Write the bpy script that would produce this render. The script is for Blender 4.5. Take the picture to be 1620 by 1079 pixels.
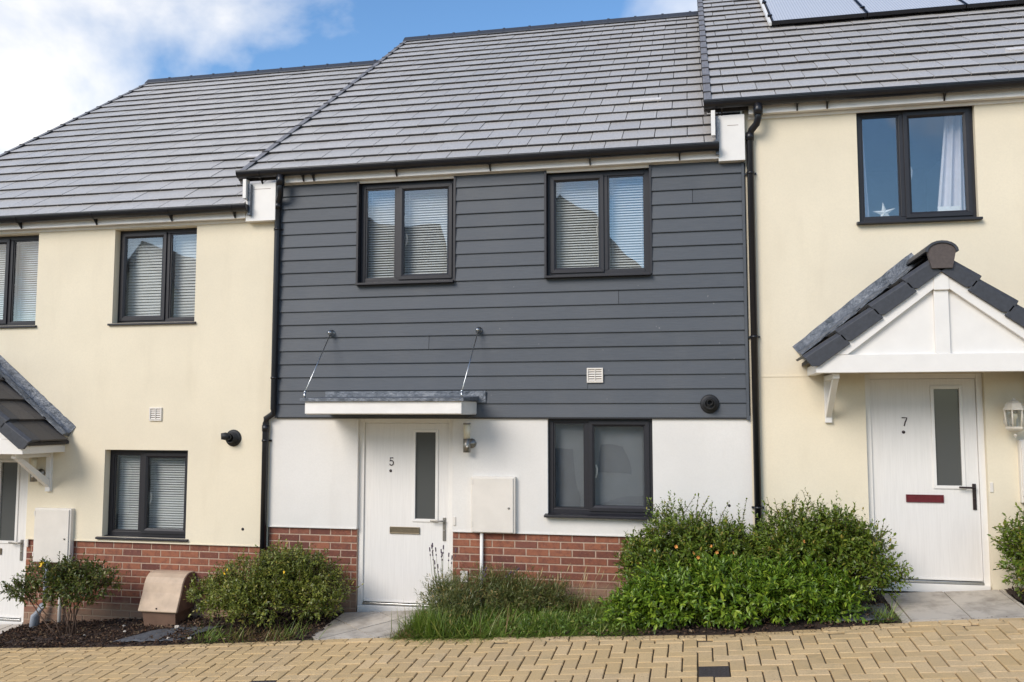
import bpy, bmesh, math, random
import numpy as np
from mathutils import Matrix, Vector

# ------------------------------------------------------------------ reset
for o in list(bpy.data.objects):
    bpy.data.objects.remove(o, do_unlink=True)
scene = bpy.context.scene
COL = scene.collection
random.seed(7)
RNG = np.random.default_rng(11)
R = math.radians

# ------------------------------------------------------------------ camera
CAM_LOC = (2.9974, -8.97, 2.0507)
YAW, PITCH = R(11.7), R(4.7)
cd = bpy.data.cameras.new('camera')
cam = bpy.data.objects.new('camera', cd)
COL.objects.link(cam)
cd.sensor_width = 36.0
cd.lens = 1400.0 / 1620.0 * 36.0
cd.clip_start, cd.clip_end = 0.1, 3000.0
cam.location = CAM_LOC
cam.rotation_euler = (R(90) + PITCH, 0, YAW)
scene.camera = cam

# ------------------------------------------------------------------ sun, sky, exposure
SUN_AZ, SUN_EL = R(210), R(33)          # clockwise from +Y, so the sun is behind the camera's left shoulder
sd = bpy.data.lights.new('sun', 'SUN')
sd.energy = 2.5
sd.angle = R(30)
sd.color = (1.0, 0.91, 0.80)
sun = bpy.data.objects.new('sun', sd)
COL.objects.link(sun)
svec = Vector((math.sin(SUN_AZ) * math.cos(SUN_EL), math.cos(SUN_AZ) * math.cos(SUN_EL), math.sin(SUN_EL)))
sun.rotation_euler = svec.to_track_quat('Z', 'Y').to_euler()
sun.location = svec * 60

world = bpy.data.worlds.new('World')
scene.world = world
world.use_nodes = True
wn, wl = world.node_tree.nodes, world.node_tree.links
wn.clear()
w_out = wn.new('ShaderNodeOutputWorld')
w_bg = wn.new('ShaderNodeBackground')
w_bg.inputs['Strength'].default_value = 0.095
w_sky = wn.new('ShaderNodeTexSky')
w_sky.sky_type = 'NISHITA'
w_sky.sun_disc = False
w_sky.sun_elevation = SUN_EL
w_sky.sun_rotation = SUN_AZ
w_sky.air_density, w_sky.dust_density, w_sky.ozone_density = 1.0, 0.1, 2.0
w_tc = wn.new('ShaderNodeTexCoord')
w_map = wn.new('ShaderNodeMapping')
w_map.inputs['Location'].default_value = (9.1, 2.7, 1.2)
w_map.inputs['Rotation'].default_value = (0, 0, -0.38)
w_map.inputs['Scale'].default_value = (1.0, 1.0, 1.7)
w_n = wn.new('ShaderNodeTexNoise')
w_n.inputs['Scale'].default_value = 2.3
w_n.inputs['Detail'].default_value = 7.0
w_n.inputs['Roughness'].default_value = 0.52
w_n.inputs['Distortion'].default_value = 0.25
w_r = wn.new('ShaderNodeValToRGB')
w_r.color_ramp.elements[0].position = 0.49
w_r.color_ramp.elements[1].position = 0.66
w_mix = wn.new('ShaderNodeMixRGB')
w_mix.inputs['Color2'].default_value = (10.2, 9.9, 9.5, 1)
wl.new(w_tc.outputs['Generated'], w_map.inputs['Vector'])
wl.new(w_map.outputs['Vector'], w_n.inputs['Vector'])
wl.new(w_n.outputs['Fac'], w_r.inputs['Fac'])
wl.new(w_r.outputs['Color'], w_mix.inputs['Fac'])
w_hs = wn.new('ShaderNodeHueSaturation')
w_hs.inputs['Saturation'].default_value = 1.16
w_hs.inputs['Value'].default_value = 1.7
wl.new(w_sky.outputs['Color'], w_hs.inputs['Color'])
wl.new(w_hs.outputs['Color'], w_mix.inputs['Color1'])
wl.new(w_mix.outputs['Color'], w_bg.inputs['Color'])
wl.new(w_bg.outputs['Background'], w_out.inputs['Surface'])

scene.view_settings.view_transform = 'Standard'
scene.view_settings.look = 'None'
scene.view_settings.gamma = 1.0
scene.view_settings.use_curve_mapping = False
scene.view_settings.exposure = 0.33
scene.render.engine = 'CYCLES'

# ------------------------------------------------------------------ mesh helpers
WM = {}                                   # world matrix of everything that can be a parent


class MB:
    """collects shapes in world coordinates; build() links them as one mesh object"""
    def __init__(self):
        self.v, self.f, self.smooth = [], [], []

    def add(self, vs, fs, smooth=False):
        n = len(self.v)
        self.v += [tuple(p) for p in vs]
        self.f += [tuple(i + n for i in q) for q in fs]
        self.smooth += [smooth] * len(fs)
        return self

    def box(self, x0, x1, y0, y1, z0, z1):
        return self.add([(x0, y0, z0), (x1, y0, z0), (x1, y1, z0), (x0, y1, z0),
                         (x0, y0, z1), (x1, y0, z1), (x1, y1, z1), (x0, y1, z1)],
                        [(0, 3, 2, 1), (4, 5, 6, 7), (0, 1, 5, 4), (1, 2, 6, 5), (2, 3, 7, 6), (3, 0, 4, 7)])

    def prism(self, poly, a, b, axis='x'):
        """closed polygon (2D) extruded along an axis from a to b"""
        n = len(poly)
        if axis == 'x':
            P = lambda t, p: (t, p[0], p[1])
        elif axis == 'y':
            P = lambda t, p: (p[0], t, p[1])
        else:
            P = lambda t, p: (p[0], p[1], t)
        vs = [P(a, p) for p in poly] + [P(b, p) for p in poly]
        fs = [tuple(range(n)), tuple(range(2 * n - 1, n - 1, -1))]
        for i in range(n):
            j = (i + 1) % n
            fs.append((i, i + n, j + n, j))
        return self.add(vs, fs)

    def tube(self, path, r, n=12, cap=True, smooth=True):
        path = [Vector(p) for p in path]
        rs = r if isinstance(r, (list, tuple)) else [r] * len(path)
        rings = []
        for i, p in enumerate(path):
            if i == 0:
                d = path[1] - path[0]
            elif i == len(path) - 1:
                d = path[-1] - path[-2]
            else:
                d = (path[i + 1] - p).normalized() + (p - path[i - 1]).normalized()
            d.normalize()
            h = Vector((0, 0, 1)) if abs(d.z) < 0.9 else Vector((0, 1, 0))
            u = d.cross(h).normalized()
            w = d.cross(u).normalized()
            rings.append([p + (u * math.cos(2 * math.pi * k / n) + w * math.sin(2 * math.pi * k / n)) * rs[i] for k in range(n)])
        vs = [q for ring in rings for q in ring]
        fs = []
        for i in range(len(path) - 1):
            for k in range(n):
                k2 = (k + 1) % n
                fs.append((i * n + k, i * n + k2, (i + 1) * n + k2, (i + 1) * n + k))
        self.add(vs, fs, smooth)
        if cap:
            m = len(self.v) - len(vs)
            self.f += [tuple(m + k for k in range(n - 1, -1, -1)), tuple(m + (len(path) - 1) * n + k for k in range(n))]
            self.smooth += [False, False]
        return self

    def lathe(self, prof, c, axis='z', n=20, smooth=True):
        """profile of (radius, height) turned round an axis through c"""
        vs, fs = [], []
        for (r, h) in prof:
            for k in range(n):
                a = 2 * math.pi * k / n
                if axis == 'z':
                    vs.append((c[0] + r * math.cos(a), c[1] + r * math.sin(a), c[2] + h))
                else:
                    vs.append((c[0] + r * math.cos(a), c[1] + h, c[2] + r * math.sin(a)))
        for i in range(len(prof) - 1):
            for k in range(n):
                k2 = (k + 1) % n
                fs.append((i * n + k, i * n + k2, (i + 1) * n + k2, (i + 1) * n + k))
        fs.append(tuple(range(n - 1, -1, -1)))
        fs.append(tuple((len(prof) - 1) * n + k for k in range(n)))
        return self.add(vs, fs, smooth)

    def build(self, name, mat, parent=None, bevel=0.0, weighted=False):
        vs = np.array(self.v, dtype=float)
        lo, hi = vs.min(0), vs.max(0)
        org = Vector(((lo[0] + hi[0]) / 2, (lo[1] + hi[1]) / 2, lo[2]))
        me = bpy.data.meshes.new(name)
        me.from_pydata((vs - np.array(org)).tolist(), [], self.f)
        me.polygons.foreach_set('use_smooth', self.smooth)
        bm = bmesh.new()
        bm.from_mesh(me)
        bmesh.ops.recalc_face_normals(bm, faces=bm.faces)
        bm.to_mesh(me)
        bm.free()
        me.materials.append(M[mat])
        o = link(name, me, parent, Matrix.Translation(org))
        if bevel:
            b = o.modifiers.new('bevel', 'BEVEL')
            b.width, b.segments, b.limit_method, b.angle_limit = bevel, 2, 'ANGLE', R(40)
        return o


def link(name, me, parent, mat_world):
    o = bpy.data.objects.new(name, me)
    COL.objects.link(o)
    if parent is not None:
        o.parent = parent
        o.matrix_parent_inverse = WM[parent.name].inverted()
    o.matrix_basis = mat_world
    WM[o.name] = mat_world.copy()
    return o


def tag(o, label=None, cat=None, group=None, kind=None):
    if label: o['label'] = label
    if cat: o['category'] = cat
    if group: o['group'] = group
    if kind: o['kind'] = kind
    return o


def thing(name, loc, label, cat, group=None):
    o = link(name, None, None, Matrix.Translation(Vector(loc)))
    o.empty_display_size = 0.2
    return tag(o, label, cat, group)


def raw_mesh(name, V, F, mat):
    """big mesh from numpy arrays; F is (n,3) or (n,4)"""
    me = bpy.data.meshes.new(name)
    n, k = F.shape
    me.vertices.add(len(V))
    me.vertices.foreach_set('co', np.ascontiguousarray(V, dtype=np.float32).ravel())
    me.loops.add(n * k)
    me.loops.foreach_set('vertex_index', np.ascontiguousarray(F, dtype=np.int32).ravel())
    me.polygons.add(n)
    me.polygons.foreach_set('loop_start', np.arange(0, n * k, k, dtype=np.int32))
    me.update(calc_edges=True)
    me.materials.append(M[mat])
    return me


# ------------------------------------------------------------------ materials
M = {}


class NT:
    def __init__(self, name):
        m = bpy.data.materials.new(name)
        m.use_nodes = True
        M[name] = m
        self.t = m.node_tree
        self.b = self.t.nodes['Principled BSDF']
        self.out = self.t.nodes['Material Output']

    def n(self, typ, **kw):
        nd = self.t.nodes.new('ShaderNode' + typ)
        for k, v in kw.items():
            if k in nd.inputs: nd.inputs[k].default_value = v
            else: setattr(nd, k, v)
        return nd

    def l(self, a, b):
        self.t.links.new(a, b)

    def pos(self, scale=(1, 1, 1)):
        g = self.n('NewGeometry')
        mp = self.n('Mapping')
        mp.inputs['Scale'].default_value = scale
        self.l(g.outputs['Position'], mp.inputs['Vector'])
        return mp.outputs['Vector']

    def noise(self, vec, scale, detail=4.0, rough=0.55):
        nd = self.n('TexNoise', Scale=scale, Detail=detail, Roughness=rough)
        self.l(vec, nd.inputs['Vector'])
        return nd.outputs['Fac']

    def ramp(self, fac, stops):
        r = self.n('ValToRGB')
        e = r.color_ramp.elements
        while len(e) < len(stops): e.new(0.5)
        for i, (p, c) in enumerate(stops):
            e[i].position = p
            e[i].color = (*c, 1) if len(c) == 3 else c
        self.l(fac, r.inputs['Fac'])
        return r.outputs['Color']

    def mix(self, fac, a, b, mode='MIX'):
        m = self.n('MixRGB', blend_type=mode)
        if isinstance(fac, float): m.inputs['Fac'].default_value = fac
        else: self.l(fac, m.inputs['Fac'])
        for s, v in (('Color1', a), ('Color2', b)):
            if isinstance(v, tuple): m.inputs[s].default_value = (*v, 1)
            else: self.l(v, m.inputs[s])
        return m.outputs['Color']

    def bump(self, h, strength, dist=0.01):
        b = self.n('Bump', Strength=strength, Distance=dist)
        self.l(h, b.inputs['Height'])
        self.l(b.outputs['Normal'], self.b.inputs['Normal'])
        return b

    def color(self, c):
        if isinstance(c, tuple): self.b.inputs['Base Color'].default_value = (*c, 1)
        else: self.l(c, self.b.inputs['Base Color'])

    def set(self, **kw):
        for k, v in kw.items(): self.b.inputs[k.replace('_', ' ')].default_value = v


def bw(v): return (v, v, v)


def simple(name, c, rough=0.5, var=0.08, scale=14.0, bump=0.0, bscale=120.0, **kw):
    t = NT(name)
    p = t.pos()
    nz = t.noise(p, scale)
    lo, hi = tuple(x * (1 - var) for x in c), tuple(min(1, x * (1 + var)) for x in c)
    t.color(t.ramp(nz, [(0.3, lo), (0.7, hi)]))
    t.set(Roughness=rough, **kw)
    if bump:
        t.bump(t.noise(p, bscale, 3.0), bump, 0.004)
    return t


def render_mat(name, c, dirt):
    t = NT(name)
    p = t.pos()
    big = t.noise(p, 0.9, 5.0)
    col = t.ramp(big, [(0.3, tuple(x * 0.90 for x in c)), (0.65, c)])
    streak = t.noise(t.pos((2.6, 2.6, 0.55)), 1.3, 6.0, 0.6)
    col = t.mix(t.ramp(streak, [(0.54, bw(0)), (0.85, bw(0.42))]), col, dirt)
    fine = t.noise(p, 60.0, 4.0, 0.6)
    col = t.mix(t.ramp(fine, [(0.35, bw(0.22)), (0.6, bw(0))]), col, tuple(x * 0.82 for x in c))
    t.color(col)
    t.set(Roughness=0.88)
    t.b.inputs['Specular IOR Level'].default_value = 0.25
    t.bump(t.noise(p, 210.0, 3.0, 0.6), 0.30, 0.003)


render_mat('cream_render', (0.80, 0.715, 0.55), (0.60, 0.52, 0.38))
render_mat('white_render', (0.76, 0.735, 0.695), (0.58, 0.54, 0.49))
simple('white_plastic', (0.77, 0.745, 0.705), 0.38, 0.03, 6.0)
simple('white_trim', (0.80, 0.775, 0.735), 0.45, 0.06, 5.0)
simple('cream_plastic', (0.70, 0.655, 0.59), 0.45, 0.04, 7.0)
simple('black_plastic', (0.008, 0.008, 0.011), 0.36, 0.25, 12.0)
simple('frame_grey', (0.012, 0.0115, 0.016), 0.46, 0.15, 25.0, 0.05, 300.0)
simple('steel', (0.55, 0.55, 0.54), 0.28, 0.08, 30.0, Metallic=1.0)
simple('brushed_steel', (0.30, 0.285, 0.26), 0.42, 0.10, 40.0, Metallic=0.9)
simple('bronze_plate', (0.22, 0.185, 0.13), 0.40, 0.10, 40.0, Metallic=0.75)
simple('chrome', (0.62, 0.55, 0.54), 0.10, 0.04, 20.0, Metallic=1.0)
simple('red_reflection_plate', (0.12, 0.012, 0.018), 0.25, 0.2, 30.0)  # reflection of a red car put into the plate's base colour
simple('dark_metal', (0.05, 0.035, 0.035), 0.3, 0.1, 20.0, Metallic=0.6)
simple('opal_glass', (0.74, 0.67, 0.50), 0.3, 0.03, 6.0)
simple('lantern_white', (0.66, 0.61, 0.52), 0.45, 0.10, 18.0)
simple('brown_grp', (0.50, 0.375, 0.265), 0.55, 0.14, 9.0, 0.15, 160.0)
simple('brown_base', (0.17, 0.10, 0.068), 0.6, 0.14, 9.0, 0.15, 160.0)
simple('room_wall', (0.42, 0.40, 0.38), 0.9, 0.04)
simple('curtain_white', (0.74, 0.70, 0.74), 0.8, 0.04, 8.0)
simple('slat_white', (0.82, 0.81, 0.785), 0.5, 0.04, 8.0)
simple('slat_grey', (0.20, 0.205, 0.22), 0.6, 0.06, 8.0)
simple('rubber_black', (0.012, 0.012, 0.013), 0.6, 0.2)
simple('iron_cover', (0.050, 0.042, 0.042), 0.6, 0.3, 60.0, 0.5, 90.0)
simple('slate_mat', (0.075, 0.08, 0.09), 0.7, 0.35, 25.0, 0.6, 70.0)
simple('pale_stone', (0.55, 0.50, 0.43), 0.8, 0.2, 30.0)
simple('bark', (0.085, 0.052, 0.036), 0.85, 0.3, 40.0, 0.4, 90.0)
simple('yellow_petal', (0.80, 0.52, 0.03), 0.5, 0.1)
simple('orange_petal', (0.62, 0.27, 0.06), 0.7, 0.3, 60.0)
simple('lavender_head', (0.085, 0.060, 0.085), 0.8, 0.3)
simple('straw', (0.42, 0.31, 0.16), 0.8, 0.25, 30.0)
simple('grey_pipe', (0.30, 0.33, 0.38), 0.45, 0.1)

# white composite door with embossed wood grain
t = NT('door_white')
p = t.pos((40.0, 40.0, 2.2))
g = t.noise(p, 1.6, 5.0, 0.6)
t.color(t.ramp(g, [(0.3, (0.71, 0.685, 0.65)), (0.6, (0.76, 0.735, 0.70))]))
t.set(Roughness=0.42)
t.bump(g, 0.16, 0.002)

# cement weatherboard, embossed along the board
t = NT('cladding_board')
p = t.pos((3.0, 30.0, 34.0))
g = t.noise(p, 2.2, 5.0, 0.6)
oi = t.n('ObjectInfo')
base = t.ramp(oi.outputs['Random'], [(0.0, (0.055, 0.064, 0.077)), (1.0, (0.071, 0.081, 0.096))])
col = t.mix(t.ramp(g, [(0.3, bw(0)), (0.75, bw(0.5))]), base, (0.088, 0.098, 0.112))
col = t.mix(t.ramp(t.noise(t.pos(), 1.3, 4.0), [(0.5, bw(0)), (0.8, bw(0.35))]), col, (0.120, 0.122, 0.124))
col = t.mix(t.ramp(t.noise(t.pos((1, 1, 1)), 17.0, 1.0), [(0.80, bw(0)), (0.83, bw(0.35))]), col, (0.30, 0.30, 0.29))
t.color(col)
t.set(Roughness=0.62)
t.bump(g, 0.28, 0.004)

# concrete roof slate
t = NT('roof_tile')
p = t.pos()
oi = t.n('ObjectInfo')
base = t.ramp(oi.outputs['Random'], [(0.0, (0.455, 0.43, 0.40)), (0.5, (0.495, 0.468, 0.436)), (1.0, (0.535, 0.505, 0.47))])
col = t.mix(t.ramp(t.noise(p, 1.1, 4.0), [(0.4, bw(0)), (0.75, bw(0.55))]), base, (0.53, 0.485, 0.43))
col = t.mix(t.ramp(t.noise(p, 42.0, 4.0, 0.7), [(0.40, bw(0.5)), (0.55, bw(0))]), col, (0.33, 0.31, 0.285))
t.color(col)
t.set(Roughness=0.36)
t.b.inputs['Specular IOR Level'].default_value = 0.7
t.bump(t.noise(p, 120.0, 4.0, 0.65), 0.18, 0.003)
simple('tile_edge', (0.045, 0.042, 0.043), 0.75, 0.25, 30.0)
simple('roof_repair', (0.60, 0.57, 0.55), 0.7, 0.15, 40.0)

# porch tiles, lead
t = NT('porch_tile')
p = t.pos()
oi = t.n('ObjectInfo')
base = t.ramp(oi.outputs['Random'], [(0.0, (0.062, 0.057, 0.055)), (1.0, (0.098, 0.088, 0.082))])
col = t.mix(t.ramp(t.noise(p, 30.0, 4.0, 0.7), [(0.42, bw(0.5)), (0.6, bw(0))]), base, (0.055, 0.05, 0.048))
t.color(col); t.set(Roughness=0.6); t.bump(t.noise(p, 110.0, 4.0), 0.35, 0.004)
simple('porch_cap', (0.040, 0.043, 0.052), 0.55, 0.2, 30.0, 0.25, 140.0)
simple('ridge_end', (0.085, 0.068, 0.062), 0.7, 0.15, 40.0, 0.3, 120.0)
t = NT('lead')
p = t.pos()
t.color(t.ramp(t.noise(t.pos((1.0, 3.0, 1.0)), 11.0, 6.0, 0.7), [(0.35, (0.07, 0.083, 0.10)), (0.52, (0.14, 0.155, 0.18)), (0.70, (0.25, 0.265, 0.285))]))
t.set(Roughness=0.42, Metallic=0.35)
t.bump(t.noise(p, 24.0, 5.0, 0.65), 0.9, 0.016)

# brick and mortar, with tan splash dirt just above the soil
def splash(t, col, tan):
    g = t.n('NewGeometry')
    sx = t.n('SeparateXYZ'); t.l(g.outputs['Position'], sx.inputs[0])
    m1 = t.n('Math', operation='MULTIPLY_ADD'); t.l(sx.outputs['X'], m1.inputs[0]); m1.inputs[1].default_value = -0.077
    t.l(sx.outputs['Z'], m1.inputs[2])
    nz = t.noise(t.pos((1, 1, 0.6)), 5.0, 4.0)
    m2 = t.n('Math', operation='MULTIPLY_ADD'); t.l(nz, m2.inputs[0]); m2.inputs[1].default_value = -0.28
    t.l(m1.outputs[0], m2.inputs[2])
    return t.mix(t.ramp(m2.outputs[0], [(0.0, bw(0.75)), (0.10, bw(0))]), col, tan)

t = NT('brick_red')
p = t.pos()
oi = t.n('ObjectInfo')
base = t.ramp(oi.outputs['Random'], [(0.0, (0.14, 0.048, 0.034)), (0.35, (0.25, 0.086, 0.048)), (0.7, (0.32, 0.118, 0.062)), (1.0, (0.18, 0.066, 0.048))])
col = t.mix(t.ramp(t.noise(p, 16.0, 5.0, 0.7), [(0.45, bw(0)), (0.66, bw(0.6))]), base, (0.105, 0.040, 0.034))
col = t.mix(t.ramp(t.noise(p, 55.0, 3.0), [(0.6, bw(0)), (0.75, bw(0.5))]), col, (0.36, 0.19, 0.135))
t.color(splash(t, col, (0.30, 0.20, 0.135)))
t.set(Roughness=0.85); t.bump(t.noise(p, 90.0, 5.0, 0.7), 0.7, 0.006)
t = NT('mortar')
p = t.pos()
col = t.ramp(t.noise(p, 35.0), [(0.3, (0.38, 0.265, 0.195)), (0.7, (0.50, 0.365, 0.275))])
t.color(splash(t, col, (0.33, 0.235, 0.165)))
t.set(Roughness=0.92); t.bump(t.noise(p, 160.0, 4.0), 0.5, 0.004)

# block paving
t = NT('paver')
p = t.pos()
oi = t.n('ObjectInfo')
base = t.ramp(oi.outputs['Random'], [(0.0, (0.54, 0.375, 0.18)), (0.5, (0.63, 0.445, 0.222)), (1.0, (0.68, 0.49, 0.265))])
col = t.mix(t.ramp(t.noise(p, 1.6, 5.0), [(0.46, bw(0)), (0.75, bw(0.55))]), base, (0.49, 0.37, 0.235))
col = t.mix(t.ramp(t.noise(p, 75.0, 4.0, 0.7), [(0.38, bw(0.5)), (0.55, bw(0))]), col, (0.42, 0.30, 0.16))
col = t.mix(t.ramp(t.noise(p, 4.2, 6.0, 0.7), [(0.55, bw(0)), (0.72, bw(0.6))]), col, (0.30, 0.235, 0.13))
col = t.mix(t.ramp(t.noise(t.pos((1, 1, 1)), 13.0, 3.0, 0.8), [(0.66, bw(0)), (0.74, bw(0.7))]), col, (0.20, 0.15, 0.09))
t.color(col); t.set(Roughness=0.85); t.bump(t.noise(p, 150.0, 4.0, 0.7), 0.5, 0.005)
t = NT('joint_sand')
p = t.pos()
t.color(t.ramp(t.noise(p, 6.0, 5.0), [(0.35, (0.060, 0.043, 0.025)), (0.62, (0.11, 0.080, 0.046)), (0.75, (0.060, 0.070, 0.028))]))
t.set(Roughness=0.95); t.bump(t.noise(p, 120.0), 0.5, 0.006)

t = NT('slab_grey')
p = t.pos()
oi = t.n('ObjectInfo')
base = t.ramp(oi.outputs['Random'], [(0.0, (0.46, 0.41, 0.345)), (1.0, (0.56, 0.505, 0.43))])
col = t.mix(t.ramp(t.noise(p, 4.5, 6.0, 0.7), [(0.45, bw(0)), (0.68, bw(0.75))]), base, (0.23, 0.195, 0.16))
t.color(col); t.set(Roughness=0.85); t.bump(t.noise(p, 60.0, 5.0, 0.7), 0.4, 0.006)

t = NT('soil')
p = t.pos()
t.color(t.ramp(t.noise(p, 22.0, 6.0, 0.7), [(0.3, (0.022, 0.014, 0.011)), (0.6, (0.062, 0.038, 0.027)), (0.8, (0.12, 0.075, 0.045))]))
t.set(Roughness=0.95); t.bump(t.noise(p, 45.0, 6.0, 0.7), 1.0, 0.03)
t = NT('bark_chip')
ri = t.n('NewGeometry')
t.color(t.ramp(ri.outputs['Random Per Island'], [(0.0, (0.03, 0.018, 0.013)), (0.5, (0.075, 0.042, 0.028)), (0.85, (0.15, 0.080, 0.045)), (1.0, (0.33, 0.24, 0.15))]))
t.set(Roughness=0.9)
simple('tarmac_ground', (0.10, 0.085, 0.065), 0.9, 0.2, 3.0, 0.4, 60.0)


def leaf_mat(name, stops, trans=0.22, rough=0.38):
    t = NT(name)
    g = t.n('NewGeometry')
    c = t.ramp(g.outputs['Random Per Island'], stops)
    c = t.mix(t.ramp(t.noise(t.pos(), 4.5, 3.0), [(0.35, bw(0)), (0.7, bw(0.5))]), c, stops[-2][1])
    t.color(c)
    t.set(Roughness=rough)
    tr = t.n('BsdfTranslucent')
    t.l(t.mix(0.5, c, (0.16, 0.24, 0.02)), tr.inputs['Color'])
    mx = t.n('MixShader', Fac=trans)
    t.l(t.b.outputs[0], mx.inputs[1]); t.l(tr.outputs[0], mx.inputs[2])
    t.l(mx.outputs[0], t.out.inputs['Surface'])


leaf_mat('leaf_lush', [(0.0, (0.029, 0.059, 0.005)), (0.35, (0.093, 0.175, 0.014)), (0.75, (0.166, 0.269, 0.022)), (1.0, (0.427, 0.517, 0.054))])
leaf_mat('leaf_mid', [(0.0, (0.033, 0.061, 0.008)), (0.45, (0.115, 0.177, 0.019)), (0.85, (0.193, 0.258, 0.032)), (1.0, (0.344, 0.252, 0.054))])
leaf_mat('leaf_dark', [(0.0, (0.022, 0.036, 0.008)), (0.5, (0.076, 0.105, 0.019)), (0.85, (0.126, 0.151, 0.027)), (1.0, (0.261, 0.195, 0.046))])
leaf_mat('leaf_olive', [(0.0, (0.042, 0.056, 0.010)), (0.45, (0.137, 0.170, 0.027)), (0.85, (0.243, 0.270, 0.046)), (1.0, (0.391, 0.310, 0.072))])
leaf_mat('grass_blade', [(0.0, (0.046, 0.085, 0.013)), (0.5, (0.134, 0.224, 0.029)), (0.85, (0.221, 0.310, 0.048)), (1.0, (0.516, 0.465, 0.162))])
leaf_mat('lavender_leaf', [(0.0, (0.055, 0.072, 0.021)), (0.5, (0.113, 0.137, 0.036)), (0.85, (0.172, 0.186, 0.052)), (1.0, (0.497, 0.313, 0.123))])
leaf_mat('weed_leaf', [(0.0, (0.042, 0.080, 0.011)), (0.5, (0.119, 0.207, 0.027)), (0.85, (0.202, 0.287, 0.046)), (1.0, (0.309, 0.275, 0.081))])
leaf_mat('dry_leaf', [(0.0, (0.11, 0.066, 0.03)), (0.5, (0.20, 0.125, 0.055)), (0.9, (0.31, 0.20, 0.09)), (1.0, (0.24, 0.16, 0.07))])

# double glazing: clear with a mirror-like, slightly wavy reflection
def glass(name, tint, ior, wav):
    t = NT(name)
    t.t.nodes.remove(t.b)
    tr = t.n('BsdfTransparent'); tr.inputs['Color'].default_value = (*tint, 1)
    gl = t.n('BsdfGlossy'); gl.inputs['Roughness'].default_value = 0.01
    lw = t.n('LayerWeight', Blend=0.5)
    pw = t.n('Math', operation='POWER'); t.l(lw.outputs['Facing'], pw.inputs[0]); pw.inputs[1].default_value = 4.0
    fr = t.n('Math', operation='MULTIPLY_ADD'); t.l(pw.outputs[0], fr.inputs[0]); fr.inputs[1].default_value = 0.9; fr.inputs[2].default_value = ior
    bp = t.n('Bump', Strength=wav, Distance=0.02)
    t.l(t.noise(t.pos(), 1.7, 1.0), bp.inputs['Height'])
    t.l(bp.outputs['Normal'], gl.inputs['Normal'])
    mx = t.n('MixShader')
    t.l(fr.outputs[0], mx.inputs[0]); t.l(tr.outputs[0], mx.inputs[1]); t.l(gl.outputs[0], mx.inputs[2])
    t.l(mx.outputs[0], t.out.inputs['Surface'])


glass('glass', (0.95, 0.965, 0.965), 0.13, 0.25)
t = NT('frosted_glass')
t.color((0.085, 0.088, 0.084)); t.set(Roughness=0.14)
t = NT('solar_glass')
p = t.pos()
w = t.n('TexWave', Scale=9.0); w.bands_direction = 'X'
t.l(p, w.inputs['Vector'])
t.color(t.ramp(w.outputs['Fac'], [(0.0, (0.46, 0.46, 0.475)), (0.35, (0.60, 0.60, 0.61)), (1.0, (0.63, 0.63, 0.64))]))  # pale reflection of the sky is put into the base colour
t.set(Roughness=0.18)


# ------------------------------------------------------------------ ground plane of the place
def gz(x, y):
    return 0.014 + 0.077 * np.clip(x, -14, 16) + 0.06 * np.clip(y, -14, 0.3)


def edge_y(x):
    return float(np.interp(x, [-9, -4.1, -2.9, -1.9, -0.57, 0.3, 0.75, 1.46, 2.42, 3.27, 4.0, 4.67, 5.6, 9],
                           [-0.90, -0.90, -0.97, -0.96, -0.93, -0.93, -0.98, -1.02, -1.09, -1.12, -1.03, -0.93, -0.87, -0.87]))


xs = np.concatenate([[-900, -300, -90, -40], np.linspace(-14, 16, 31), [40, 90, 300, 900]])
ys = np.concatenate([[-900, -300, -90, -40], np.linspace(-14, 0.3, 16), [9, 40, 90, 300, 900]])
GX, GY = np.meshgrid(xs, ys)
V = np.stack([GX.ravel(), GY.ravel(), gz(GX.ravel(), GY.ravel()) - 0.085], 1)
nx, ny = len(xs), len(ys)
F = np.array([(j * nx + i, j * nx + i + 1, (j + 1) * nx + i + 1, (j + 1) * nx + i) for j in range(ny - 1) for i in range(nx - 1)])
tag(link('ground', raw_mesh('ground', V, F, 'tarmac_ground'), None, Matrix.Identity(4)), kind='structure')

# --- herringbone block paving
U = 0.1172
PX0, PY0 = 2.98, -1.888                   # grid passes through the corner of the square cover
COV = [(0, -2), (-31, -3)]                # lower-left cells of the two 2 x 2 covers
covered = {(cx + i, cy + j) for cx, cy in COV for i in (0, 1) for j in (0, 1)}
pv = []
for j in range(-58, 12):
    for i in range(-110, 78):
        if (i - j) % 4 == 0: cells = [(i, j), (i + 1, j)]
        elif (i - j) % 4 == 3: cells = [(i, j), (i, j + 1)]
        else: continue
        cells = [c for c in cells if c not in covered]
        if not cells: continue
        x0 = PX0 + min(c[0] for c in cells) * U; x1 = PX0 + (max(c[0] for c in cells) + 1) * U
        y0 = PY0 + min(c[1] for c in cells) * U; y1 = PY0 + (max(c[1] for c in cells) + 1) * U
        if (y0 + y1) / 2 > edge_y((x0 + x1) / 2) - 0.075: continue
        if not (-9.0 < x0 < 11.5): continue
        pv.append((x0, x1, y0, y1))


def cam_px(P):
    P = np.asarray(P, float) - np.array(CAM_LOC)
    fw = np.array([-math.sin(YAW) * math.cos(PITCH), math.cos(YAW) * math.cos(PITCH), math.sin(PITCH)])
    rt = np.array([math.cos(YAW), math.sin(YAW), 0]); up = np.cross(rt, fw)
    z = P @ fw
    return 810 + 1400 * (P @ rt) / z, 539.5 - 1400 * (P @ up) / z, z


def rate(b):                               # how large a paver shows in the photograph
    c = ((b[0] + b[1]) / 2, (b[2] + b[3]) / 2)
    px, py, z = cam_px((c[0], c[1], gz(*c)))
    if z < 0.5 or not (-25 < px < 1645) or py > 1092: return 0.0
    return (b[1] - b[0]) * (b[3] - b[2]) / z ** 3


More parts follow.
